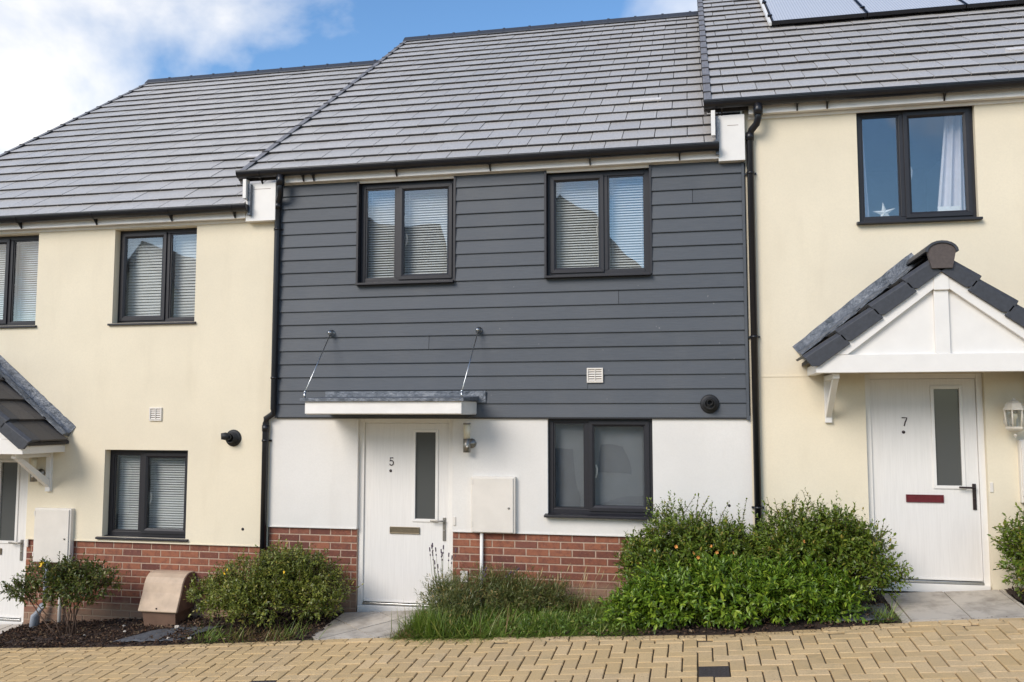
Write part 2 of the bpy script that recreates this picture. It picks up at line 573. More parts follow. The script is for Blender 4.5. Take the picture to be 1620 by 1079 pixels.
pv.sort(key=rate, reverse=True)
TILT = Matrix(((1, 0, 0), (0, 1, 0), (0.077, 0.06, 1)))          # follows the slope of the street
paver_meshes = {}


def paver_mesh(w, d):
    k = (round(w, 3), round(d, 3))
    if k not in paver_meshes:
        g, h, c = 0.0056, 0.06, 0.0045
        a, b = w / 2 - g, d / 2 - g
        vs = [(sx * (a - q), sy * (b - q), z) for z, q in ((-h, 0), (-c, 0), (0, c)) for sx, sy in ((-1, -1), (1, -1), (1, 1), (-1, 1))]
        fs = [(8, 9, 10, 11)] + [(r * 4 + i, r * 4 + (i + 1) % 4, r * 4 + 4 + (i + 1) % 4, r * 4 + 4 + i) for r in (0, 1) for i in range(4)]
        vs = [tuple(TILT @ Vector(p)) for p in vs]
        me = bpy.data.meshes.new('paver')
        me.from_pydata(vs, [], fs)
        me.materials.append(M['paver'])
        paver_meshes[k] = me
    return paver_meshes[k]


bedx = np.linspace(-9.2, 11.6, 105)
V, F = [], []
for x in bedx:
    e = edge_y(x) + 0.02
    V += [(x, -9.0, gz(x, -9.0) - 0.016), (x, e, gz(x, e) - 0.016)]
F = np.array([(2 * i, 2 * i + 2, 2 * i + 3, 2 * i + 1) for i in range(len(bedx) - 1)])
paving = tag(link('paving', raw_mesh('paving', np.array(V), F, 'joint_sand'), None, Matrix.Identity(4)), kind='structure')
rest = MB()


def put_paver(x0, x1, y0, y1, single, dz=0.0):
    c = ((x0 + x1) / 2, (y0 + y1) / 2)
    z = gz(*c) + dz + random.uniform(-0.0035, 0.0028)
    me = paver_mesh(x1 - x0, y1 - y0)
    mw = Matrix.Translation((c[0], c[1], z)) @ Matrix.Rotation(random.uniform(-0.012, 0.012), 4, 'Z')
    if single:
        link('paver', me, paving, mw)
    else:
        rest.add([tuple(mw @ v.co) for v in me.vertices], [tuple(q.vertices) for q in me.polygons])


# a course of stretchers closes the edge against the beds
ex, edges = -8.9, []
while ex < 11.0:
    x1 = ex + 2 * U
    edges.append((ex, x1))
    ex = x1
n_edge = 0
for (a, b) in edges:
    m = (a + b) / 2
    y = edge_y(m)
    px, py, _ = cam_px((m, y, gz(m, y)))
    vis = -25 < px < 1645
    n_edge += vis
    put_paver(a, b, y - U, y, vis, 0.003)
for k, b in enumerate(pv):
    put_paver(*b, k < 300 - n_edge and rate(b) > 0)
tag(rest.build('paver_field', 'paver', paving), kind='stuff')

for k, (cx, cy) in enumerate(COV):
    x0, y0 = PX0 + cx * U, PY0 + cy * U
    m = MB()
    A, B = x0 + 0.006, x0 + 2 * U - 0.006
    C, D = y0 + 0.006, y0 + 2 * U - 0.006
    zc = lambda x, y, d: gz(x, y) + d
    def slab(x0_, x1_, y0_, y1_, top, bot, mb):
        mb.add([(x, y, zc(x, y, d)) for d in (bot, top) for x, y in ((x0_, y0_), (x1_, y0_), (x1_, y1_), (x0_, y1_))],
               [(0, 3, 2, 1), (4, 5, 6, 7), (0, 1, 5, 4), (1, 2, 6, 5), (2, 3, 7, 6), (3, 0, 4, 7)])
    slab(A, B, C, D, -0.001, -0.05, m)
    for q in range(5):
        for r in range(5):
            sx, sy = A + 0.028 + q * 0.037, C + 0.028 + r * 0.037
            slab(sx, sx + 0.02, sy, sy + 0.02, 0.002, -0.004, m)
    o = m.build('access_cover', 'iron_cover')
    tag(o, ['small square dark iron cover in the paving in front of the large green shrub',
            'dark iron cover in the paving nearest door 5, cut by the photo edge'][k], 'drain cover', 'iron covers in the paving')

# --- planting beds
def bed(name, xa, xb):
    n = max(8, int((xb - xa) / 0.04)); m = 26
    X = np.linspace(xa, xb, n)
    V = []
    for x in X:
        e = edge_y(x) - 0.005
        yy = np.linspace(e, 0.02, m)
        bump = 0.018 * np.sin(x * 9 + yy * 13) * np.sin(yy * 17 + x * 5) + 0.02 * RNG.random(m)
        bump *= np.clip((yy - e) / 0.12, 0, 1)
        V.append(np.stack([np.full(m, x), yy, gz(x, yy) - 0.012 + bump], 1))
    V = np.concatenate(V)
    F = np.array([(i * m + j, (i + 1) * m + j, (i + 1) * m + j + 1, i * m + j + 1) for i in range(n - 1) for j in range(m - 1)])
    return tag(link(name, raw_mesh(name, V, F, 'soil'), None, Matrix.Identity(4)), kind='structure')


bed('garden_bed', -4.50, -0.62)
bed('garden_bed', 0.40, 4.66)
bed('garden_bed', 5.72, 9.0)


def scatter_chips(name, label, xa, xb, n, mat):
    V, F = [], []
    for k in range(n):
        x = RNG.uniform(xa, xb)
        e = edge_y(x)
        y = e + 0.01 + (0.0 - e) * RNG.random()
        s = RNG.uniform(0.006, 0.022)
        d = RNG.normal(size=3); d[2] *= 0.5; d /= np.linalg.norm(d)
        u = np.cross(d, [0, 0, 1]); u /= np.linalg.norm(u) + 1e-6
        w = np.cross(d, u)
        c = np.array([x, y, gz(x, y) + RNG.uniform(0.0, 0.025)])
        a, b, t_ = d * s, u * s * 0.55, w * s * 0.25
        b0 = len(V)
        V += [c - a - t_, c + b - t_, c + a - t_, c - b - t_, c - a * .8 + t_, c + b * .8 + t_, c + a * .8 + t_, c - b * .8 + t_]
        F += [(b0, b0 + 1, b0 + 5, b0 + 4), (b0 + 1, b0 + 2, b0 + 6, b0 + 5), (b0 + 2, b0 + 3, b0 + 7, b0 + 6), (b0 + 3, b0, b0 + 4, b0 + 7), (b0 + 4, b0 + 5, b0 + 6, b0 + 7)]
    o = link(name, raw_mesh(name, np.array(V), np.array(F), mat), None, Matrix.Identity(4))
    return tag(o, label, 'mulch', kind='stuff')


scatter_chips('bark_mulch', 'dark bark chips on the bed under the left house', -4.5, -0.65, 5200, 'bark_chip')
scatter_chips('bark_mulch', 'dark bark chips on the bed under the large green shrub', 0.45, 4.6, 3400, 'bark_chip')
scatter_chips('bark_mulch', 'dark bark chips at the foot of the shrub right of door 7', 5.75, 7.0, 1100, 'bark_chip')


def litter():
    V, F = [], []
    for k in range(1500):
        x = RNG.uniform(-4.6, 6.2)
        if -0.66 < x < 0.3 or 4.66 < x < 5.70:
            if RNG.random() < 0.75: continue
        y = edge_y(x) + 0.02 - abs(RNG.normal()) * 0.07
        s = RNG.uniform(0.003, 0.013)
        an = RNG.uniform(0, 6.28)
        d = np.array([math.cos(an), math.sin(an), RNG.normal() * 0.15]); u = np.array([-math.sin(an), math.cos(an), RNG.normal() * 0.25])
        c = np.array([x, y, gz(x, y) + 0.0075])
        b0 = len(V)
        V += [c - d * s, c + u * s * 0.5 + [0, 0, s * 0.3], c + d * s, c - u * s * 0.5 + [0, 0, s * 0.15]]
        F.append((b0, b0 + 1, b0 + 2, b0 + 3))
    o = link('leaf_litter', raw_mesh('leaf_litter', np.array(V), np.array(F), 'bark_chip'), None, Matrix.Identity(4))
    tag(o, 'scattered brown leaf litter and soil along the edge of the paving', 'leaf litter', kind='stuff')


litter()

# --- slab paths to the doors: square slabs laid diamond-wise (door 5) and square (door 7, left door)
def clip_poly(poly, a, b, c):                # keep a*x+b*y <= c
    out = []
    for i in range(len(poly)):
        p, q = poly[i], poly[(i + 1) % len(poly)]
        dp, dq = a * p[0] + b * p[1] - c, a * q[0] + b * q[1] - c
        if dp <= 0: out.append(p)
        if dp * dq < 0:
            s = dp / (dp - dq)
            out.append((p[0] + (q[0] - p[0]) * s, p[1] + (q[1] - p[1]) * s))
    return out


def path(x0, x1, yback, side, ang, off):
    m = MB()
    m.add([(x, y, gz(x, y) - 0.02 - d) for d in (0.0, 0.06) for x, y in ((x0, edge_y(x0)), (x1, edge_y(x1)), (x1, yback), (x0, yback))],
          [(0, 1, 2, 3), (0, 4, 5, 1), (1, 5, 6, 2), (2, 6, 7, 3), (3, 7, 4, 0)])
    base = tag(m.build('path', 'joint_sand'), kind='structure')
    ca, sa = math.cos(ang), math.sin(ang)
    ex = (x0 + x1) / 2
    for i in range(-6, 7):
        for j in range(-6, 7):
            q = []
            for u, v in ((0, 0), (1, 0), (1, 1), (0, 1)):
                a, b = (i + u) * side + (-0.006 if u else 0.006), (j + v) * side + (-0.006 if v else 0.006)
                q.append((ex + off[0] + a * ca - b * sa, -0.45 + off[1] + a * sa + b * ca))
            for cl in ((-1, 0, -x0), (1, 0, x1), (0, 1, yback), (0, -1, -(edge_y(ex) + 0.004))):
                if q: q = clip_poly(q, *cl)
            if len(q) < 3: continue
            ar = abs(sum(q[k][0] * q[(k + 1) % len(q)][1] - q[(k + 1) % len(q)][0] * q[k][1] for k in range(len(q)))) / 2
            if ar < 0.004: continue
            mm = MB(); n = len(q); dz = random.uniform(-0.002, 0.002)
            mm.add([(x, y, gz(x, y) + 0.006 + dz) for x, y in q] + [(x, y, gz(x, y) - 0.05) for x, y in q],
                   [tuple(range(n))] + [(k, k + n, (k + 1) % n + n, (k + 1) % n) for k in range(n)])
            mm.build('slab', 'slab_grey', base)


path(-0.66, 0.62, -0.02, 0.42, R(45), (0.06, 0.10))
path(4.66, 5.70, -0.02, 0.47, 0.0, (0.02, 0.0))
path(-5.75, -4.50, -0.02, 0.47, 0.0, (0.0, 0.0))

# ------------------------------------------------------------------ houses
PITCH_T = math.tan(R(34.7)); RP = R(34.7)
RIDGE_Y = 5.5
BACK_Y = 11.0


def wall_panel(mb, x0, x1, z0, z1, holes, y, rev, zbot=None):
    """front face with openings and their reveals"""
    xs = sorted({x0, x1, *[h[0] for h in holes], *[h[1] for h in holes]})
    zs = sorted({z0, z1, *[h[2] for h in holes], *[h[3] for h in holes]})
    xs = [x for x in xs if x0 <= x <= x1]; zs = [z for z in zs if z0 <= z <= z1]
    for a, b in zip(xs[:-1], xs[1:]):
        for c, d in zip(zs[:-1], zs[1:]):
            mx, mz = (a + b) / 2, (c + d) / 2
            if any(h[0] < mx < h[1] and h[2] < mz < h[3] for h in holes): continue
            mb.add([(a, y, c), (b, y, c), (b, y, d), (a, y, d)], [(0, 1, 2, 3)])
    for a, b, c, d in holes:
        a_, b_, c_, d_ = max(a, x0), min(b, x1), max(c, z0), min(d, z1)
        if a_ >= b_ or c_ >= d_: continue
        q = [(a_, c_), (b_, c_), (b_, d_), (a_, d_)]
        for i in range(4):
            (xa, za), (xb, zb) = q[i], q[(i + 1) % 4]
            if (i == 0 and c <= z0) or (i == 2 and d > z1): continue
            mb.add([(xa, y, za), (xb, y, zb), (xb, y + rev, zb), (xa, y + rev, za)], [(0, 1, 2, 3)])
    return mb


brick_me = None
def brick_mesh():
    global brick_me
    if brick_me is None:
        m = MB(); a, h, c = 0.1125, 0.0315, 0.003
        vs = [(sx * (a - q), y, sz * (h - q)) for y, q in ((0.03, 0), (c, 0), (0, c)) for sx, sz in ((-1, -1), (1, -1), (1, 1), (-1, 1))]
        fs = [(8, 9, 10, 11)] + [(r * 4 + i, r * 4 + (i + 1) % 4, r * 4 + 4 + (i + 1) % 4, r * 4 + 4 + i) for r in (0, 1) for i in range(4)]
        brick_me = bpy.data.meshes.new('brick')
        brick_me.from_pydata(vs, [], fs)
        brick_me.materials.append(M['brick_red'])
        brick_me.update()
    return brick_me


def plinth(house, spans, ztop, zlow):
    m = MB()
    for a, b in spans:
        m.box(a, b, 0.0165, 0.20, zlow, ztop)
    base = m.build('brick_plinth', 'mortar', house)
    L, H = 0.236, 0.075
    for a, b in spans:
        r, z = 0, ztop - H
        while z > zlow:
            # stop once the course is well under the soil
            x = math.floor((a + 1.549) / L) * L - 1.549 + (L / 2 if r % 2 else 0) - L
            while x < b:
                xa, xb = max(x + 0.0065, a + 0.003), min(x + L - 0.0065, b - 0.003)
                xm = (xa + xb) / 2
                if xb - xa > 0.03 and z + H > gz(xm, 0) - 0.06:
                    mw = Matrix.Translation((xm, 0.012 + random.uniform(-0.0015, 0.0015), z + H / 2)) @ Matrix.Diagonal(((xb - xa) / 0.225, 1, 1, 1))
                    link('brick', brick_mesh(), base, mw)
                x += L
            z -= H; r += 1
    return base


def venetian(x0, x1, z0, z1, y, mat, parent, pitch=0.027, wd=0.026, tilt=46, top=True):
    m = MB(); z = z1 - 0.03
    ct, st = math.cos(R(tilt)) * wd / 2, math.sin(R(tilt)) * wd / 2
    while z > z0 + 0.012:
        j = random.uniform(-0.0012, 0.0012)
        m.add([(x0, y - ct, z - st + j), (x1, y - ct, z - st - j), (x1, y + ct, z + st - j), (x0, y + ct, z + st + j)], [(0, 1, 2, 3)])
        z -= pitch
    m.box(x0, x1, y - 0.014, y + 0.014, z1 - 0.022, z1)
    m.box(x0, x1, y - 0.010, y + 0.010, z0, z0 + 0.01)
    for f in (0.12, 0.88):
        x = x0 + (x1 - x0) * f
        m.box(x - 0.002, x + 0.002, y - 0.016, y - 0.014, z0, z1)
    return tag(m.build('blind', mat, parent), kind='stuff')


def window(house, x0, x1, z0, z1, yf, sash, split, dress, label=None, sill=(0.04, 0.045), trim=0.0):
    """x0..x1, z0..z1 opening, yf front face of the frame; sash 'L' or 'R' opens; split = width of the left light"""
    fr, dp = 0.052, 0.07
    xm = x0 + split
    m = MB()
    m.box(x0, x0 + fr, yf, yf + dp, z0, z1); m.box(x1 - fr, x1, yf, yf + dp, z0, z1)
    m.box(x0 + fr, x1 - fr, yf, yf + dp, z1 - fr, z1); m.box(x0 + fr, x1 - fr, yf, yf + dp, z0, z0 + fr)
    m.box(xm - 0.03, xm + 0.03, yf + 0.001, yf + dp, z0 + fr, z1 - fr)
    win = m.build('window', 'frame_grey', house, bevel=0.004)
    if label: win['label'] = label
    lights = [(x0 + fr, xm - 0.03, 'L'), (xm + 0.03, x1 - fr, 'R')]
    for a, b, s in lights:
        c, d = z0 + fr, z1 - fr
        if s == sash:
            s1, s2 = a - 0.018, b + 0.018
            c1, d1 = c - 0.018, d + 0.018
            w = 0.056
            q = MB()
            yo = yf - 0.016
            # mitred casement with a sloping inner bead
            for (p0, p1, p2, p3) in (((s1, c1), (s2, c1), (s2 - w, c1 + w), (s1 + w, c1 + w)), ((s2, c1), (s2, d1), (s2 - w, d1 - w), (s2 - w, c1 + w)),
                                     ((s2, d1), (s1, d1), (s1 + w, d1 - w), (s2 - w, d1 - w)), ((s1, d1), (s1, c1), (s1 + w, c1 + w), (s1 + w, d1 - w))):
                lerp = lambda u, v, t_: (u[0] + (v[0] - u[0]) * t_, u[1] + (v[1] - u[1]) * t_)
                m0, m1 = lerp(p0, p3, 0.62), lerp(p1, p2, 0.62)
                P = lambda p_, y_: (p_[0], y_, p_[1])
                q.add([P(p0, yo), P(p1, yo), P(m1, yo), P(m0, yo), P(p2, yo + 0.014), P(p3, yo + 0.014), P(p0, yo + 0.05), P(p1, yo + 0.05), P(p2, yo + 0.05), P(p3, yo + 0.05)],
                      [(0, 1, 2, 3), (3, 2, 4, 5), (0, 6, 7, 1), (5, 4, 8, 9), (0, 3, 5, 9, 6), (1, 7, 8, 4, 2)])
            q.build('sash', 'frame_grey', win, bevel=0.0015)
            a, b, c, d = s1 + w, s2 - w, c1 + w, d1 - w
            yg = yf + 0.006
        else:
            q = MB()
            for bx in ((a, a + 0.014, c, d), (b - 0.014, b, c, d), (a + 0.014, b - 0.014, c, c + 0.014), (a + 0.014, b - 0.014, d - 0.014, d)):
                q.box(bx[0], bx[1], yf + 0.012, yf + 0.05, bx[2], bx[3])
            q.build('glazing_bead', 'frame_grey', win)
            a, b, c, d = a + 0.014, b - 0.014, c + 0.014, d - 0.014
            yg = yf + 0.022
        MB().box(a - 0.004, b + 0.004, yg, yg + 0.004, c - 0.004, d + 0.004).build('pane', 'glass', win)
        if s == sash:
            hx = (a - 0.006) if s == 'R' else (b + 0.006)
            hz = c + 0.42 * (d - c)
            sg = 1 if s == 'R' else -1
            MB().tube([(hx + sg * 0.012, yg + 0.035, hz - 0.06), (hx + sg * 0.022, yg + 0.045, hz - 0.02), (hx + sg * 0.026, yg + 0.045, hz + 0.03), (hx + sg * 0.014, yg + 0.04, hz + 0.07)], 0.008, 8).build('handle', 'white_plastic', win)
    if sill:
        ov, hh = sill
        MB().prism([(yf - 0.125, z0 - 0.028), (yf - 0.125, z0 - 0.006), (yf - 0.02, z0 + 0.008), (yf + 0.05, z0 + 0.008), (yf + 0.05, z0 - 0.028)], x0 - ov, x1 + ov * 0.6, 'x').build('sill', 'frame_grey', win, bevel=0.003)
    yb = yf + 0.125
    if dress == 'venetian':
        for a, b, s in lights: venetian(a - 0.01, b + 0.01, z0 + 0.05, z1 - 0.03, yb, 'slat_white', win)
    elif dress == 'closed':
        for a, b, s in lights: venetian(a - 0.01, b + 0.01, z0 + 0.05, z1 - 0.03, yb, 'slat_grey', win, 0.022, 0.027, 80)
    elif dress == 'pleated':
        for a, b, s in lights: venetian(a - 0.01, b + 0.01, z0 + 0.05, z1 - 0.03, yb, 'slat_white', win, 0.034, 0.036, 62)
    elif dress == 'curtain':
        for side in (-1, 1):
            m = MB(); n = 44
            for k in range(n + 1):
                f = k / n
                top = (x0 + 0.02 + 0.20 * f) if side < 0 else (x1 - 0.02 - 0.34 * f)
                bot = (x0 + 0.02 + 0.12 * f) if side < 0 else (x1 - 0.02 - 0.30 * f)
                top2 = (x0 + 0.02 + 0.07 * f) if side < 0 else (x1 - 0.02 - 0.17 * f)
                yy = yb + 0.06 + 0.022 * math.sin(f * 6 * math.pi) + 0.008 * math.sin(f * 17)
                m.add([(bot, yy, z0 - 0.05), (top2, yy, z1 + 0.05)], [])
            b0 = 0
            m.f = [(2 * k, 2 * k + 2, 2 * k + 3, 2 * k + 1) for k in range(n)]; m.smooth = [True] * n
            m.build('curtain', 'curtain_white', win)
        # starfish ornament and a framed card on the inner sill
        m = MB()
        MB().box(x0, x1, yf + dp + 0.002, yb + 0.14, z0 + 0.005, z0 + 0.03).build('inner_sill', 'white_plastic', win)
        cx_, cz_ = x0 + 0.27, z0 + 0.125
        pts = []
        for k in range(10):
            an = R(96) + k * math.pi / 5
            rr = 0.115 if k % 2 == 0 else 0.036
            pts.append((cx_ + rr * math.cos(an), cz_ + rr * math.sin(an)))
        vs = [(cx_, yb + 0.0, cz_), (cx_, yb + 0.05, cz_)] + [(p_[0], yb + 0.025, p_[1]) for p_ in pts]
        m.add(vs, [(0, 2 + k, 2 + (k + 1) % 10) for k in range(10)] + [(1, 2 + (k + 1) % 10, 2 + k) for k in range(10)])
        m.build('star_ornament', 'slat_white', win)
        m = MB().prism([(yb - 0.01, z0 + 0.03), (yb + 0.0, z0 + 0.03), (yb + 0.05, z0 + 0.17), (yb + 0.04, z0 + 0.17)], x1 - 0.30, x1 - 0.10, 'x')
        m.build('picture_frame', 'slat_white', win)
    return win


def pipe_clip(parent, x, z, yw, yc, r=0.034):
    m = MB()
    m.tube([(x, yc, z - 0.012), (x, yc, z + 0.012)], r + 0.006, 16)
    m.box(x - 0.058, x + 0.058, yc + r - 0.006, yc + r + 0.004, z - 0.010, z + 0.010)
    m.box(x - 0.014, x + 0.014, yc + r, yw, z - 0.010, z + 0.010)
    return m.build('pipe_clip', 'black_plastic', parent)


tile_mes = {}
def tile_mesh(w):
    k = round(w, 3)
    if k not in tile_mes:
        L = 0.40; g = 0.0042
        a, b = g, w - g
        # rounded leading edge that is cut back underneath
        prof = [(0.0, 0.036), (-0.004, 0.030), (0.006, 0.012), (L, -0.012), (L, 0.008), (0.012, 0.0385)]
        vs = [(x, y, z) for x in (a, b) for y, z in prof]
        n = len(prof)
        fs = [tuple(range(n)), tuple(range(2 * n - 1, n - 1, -1))] + [(i, i + n, (i + 1) % n + n, (i + 1) % n) for i in range(n)]
        me = bpy.data.meshes.new('tile')
        me.from_pydata(vs, [], fs)
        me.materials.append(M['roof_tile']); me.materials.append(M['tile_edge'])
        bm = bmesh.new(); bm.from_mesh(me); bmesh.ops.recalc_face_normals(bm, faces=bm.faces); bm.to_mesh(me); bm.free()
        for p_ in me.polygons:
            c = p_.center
            if p_.normal.y < -0.35 or c.z < 0.004 and abs(p_.normal.x) < .5: p_.material_index = 1  # shadow line under each tile edge painted as a darker material
        tile_mes[k] = me
    return tile_mes[k]


TW, GAUGE = 0.335, 0.3455


def roof(house, x0, x1, zeave, xlow, repair=None):
    """zeave: height of the roof plane at y=-0.2"""
    ye = -0.145
    ze = zeave + (ye + 0.2) * PITCH_T - 0.03
    m = MB()
    zr = zeave + (RIDGE_Y + 0.2) * PITCH_T - 0.03
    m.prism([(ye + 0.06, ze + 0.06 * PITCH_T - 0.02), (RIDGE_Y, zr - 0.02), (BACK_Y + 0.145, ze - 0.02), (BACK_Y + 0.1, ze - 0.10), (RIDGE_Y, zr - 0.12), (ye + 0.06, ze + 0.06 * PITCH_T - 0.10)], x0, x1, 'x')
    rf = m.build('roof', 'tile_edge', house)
    ncourse = int((RIDGE_Y - ye) / math.cos(RP) / GAUGE) + 1
    rot = Matrix.Rotation(RP, 4, 'X')
    for c in range(ncourse):
        s = c * GAUGE
        if s + 0.1 > (RIDGE_Y - ye) / math.cos(RP): break
        y, z = ye + s * math.cos(RP), ze + s * math.sin(RP)
        x = x0 + (0.0 if c % 2 == 0 else -TW / 2)
        xr = xlow if c < 2 else x1              # the boxed verge of the next house stops the first courses
        while x < xr - 0.02:
            a, b = max(x, x0), min(x + TW, xr)
            if b - a > 0.03:
                mw = Matrix.Translation((a, y + random.uniform(-0.003, 0.003), z + random.uniform(-0.0015, 0.0015))) @ rot @ Matrix.Rotation(random.uniform(-0.004, 0.004), 4, 'Y') @ Matrix.Rotation(random.uniform(-0.006, 0.006), 4, 'X')
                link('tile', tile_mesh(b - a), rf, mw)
            x += TW
        # dry verge cap on the exposed end of each course
        mw = Matrix.Translation((x0, y, z)) @ rot
        vm = MB()
        for bx in ((-0.030, -0.004, -0.008, GAUGE + 0.012, -0.10, 0.042), (-0.0035, 0.040, 0.012, GAUGE - 0.01, 0.039, 0.0435)):
            q = MB().box(*bx)
            vm.add([tuple(mw @ Vector(p_)) for p_ in q.v], q.f)
        vc = vm.build('verge_cap', 'verge_grey', rf)
        q = MB().box(-0.034, 0.046, -0.018, 0.010, -0.06, 0.050)
        MB().add([tuple(mw @ Vector(p_)) for p_ in q.v], q.f).build('verge_clip', 'tile_edge', rf)
    # ridge
    x = x0 - 0.03
    while x < x1:
        b = min(x + 0.45, x1)
        q = MB()
        w = 0.125
        q.prism([(RIDGE_Y - w, zr - 0.035), (RIDGE_Y - w + 0.01, zr - 0.01), (RIDGE_Y - 0.02, zr + 0.085), (RIDGE_Y + 0.02, zr + 0.085), (RIDGE_Y + w, zr - 0.035)], x, b - 0.008, 'x')
        q.prism([(RIDGE_Y - w - 0.008, zr - 0.04), (RIDGE_Y - 0.022, zr + 0.096), (RIDGE_Y + 0.022, zr + 0.096), (RIDGE_Y + w + 0.008, zr - 0.04)], b - 0.025, b + 0.012, 'x')
        q.build('ridge_tile', 'porch_cap', rf)
        x = b
    if repair:
        s, xa, xb = repair
        y, z = ye + s * math.cos(RP), ze + s * math.sin(RP)
        mw = Matrix.Translation((0, y, z)) @ rot
        q = MB().box(xa, xb, 0.02, 0.11, 0.02, 0.048)
        vm = MB().add([tuple(mw @ Vector(p_)) for p_ in q.v], q.f)
        vm.build('pale_patch', 'roof_repair', rf)
    return rf


simple('verge_grey', (0.20, 0.19, 0.19), 0.45, 0.2, 20.0)


def gutter(house, x0, x1, zt, brackets, cap=True):
    yc, r = -0.168, 0.058
    m = MB()
    n = 10
    prof = [(yc - r * math.cos(math.pi * k / n), zt - r * math.sin(math.pi * k / n) * 1.25) for k in range(n + 1)]
    inner = [(yc - (r - 0.004) * math.cos(math.pi * k / n), zt - (r - 0.004) * math.sin(math.pi * k / n) * 1.25) for k in range(n, -1, -1)]
    m.prism(prof + inner, x0, x1, 'x')
    m.box(x0, x1, yc - r - 0.006, yc - r + 0.003, zt - 0.012, zt + 0.004)
    for xe in (x0, x1):
        m.prism(prof, xe - 0.004, xe + 0.004, 'x')
    g = m.build('gutter', 'black_plastic', house)
    for x in brackets:
        q = MB()
        p2 = [(yc - (r + 0.004) * math.cos(math.pi * k / n), zt - (r + 0.004) * math.sin(math.pi * k / n) * 1.25) for k in range(n + 1)]
        i2 = [(yc - (r - 0.0005) * math.cos(math.pi * k / n), zt - (r - 0.0005) * math.sin(math.pi * k / n) * 1.25) for k in range(n, -1, -1)]
        q.prism(p2 + i2, x - 0.014, x + 0.014, 'x')
        q.prism([(-0.104, zt - 0.13), (-0.104, zt - 0.03), (-0.16, zt - 0.07), (-0.15, zt - 0.085)], x - 0.007, x + 0.007, 'x')
        q.build('gutter_bracket', 'black_plastic', g)
    return g


def number_mesh(mb, ch, x, y, z, h, t_):
    w = h * 0.56
    if ch == '7':
        pts = [(0, 1), (1, 1), (0.92, 0.78), (0.62, 0.42), (0.45, 0.0)]
    else:
        pts = [(0.92, 1), (0.16, 1), (0.08, 0.56), (0.32, 0.65), (0.66, 0.63), (0.92, 0.45), (0.95, 0.25), (0.78, 0.06), (0.45, -0.01), (0.15, 0.04), (0.02, 0.18)]
    path_ = [(x + (p_[0] - 0.5) * w, y, z + p_[1] * h) for p_ in pts]
    mb.tube(path_, t_, 6)
    return mb


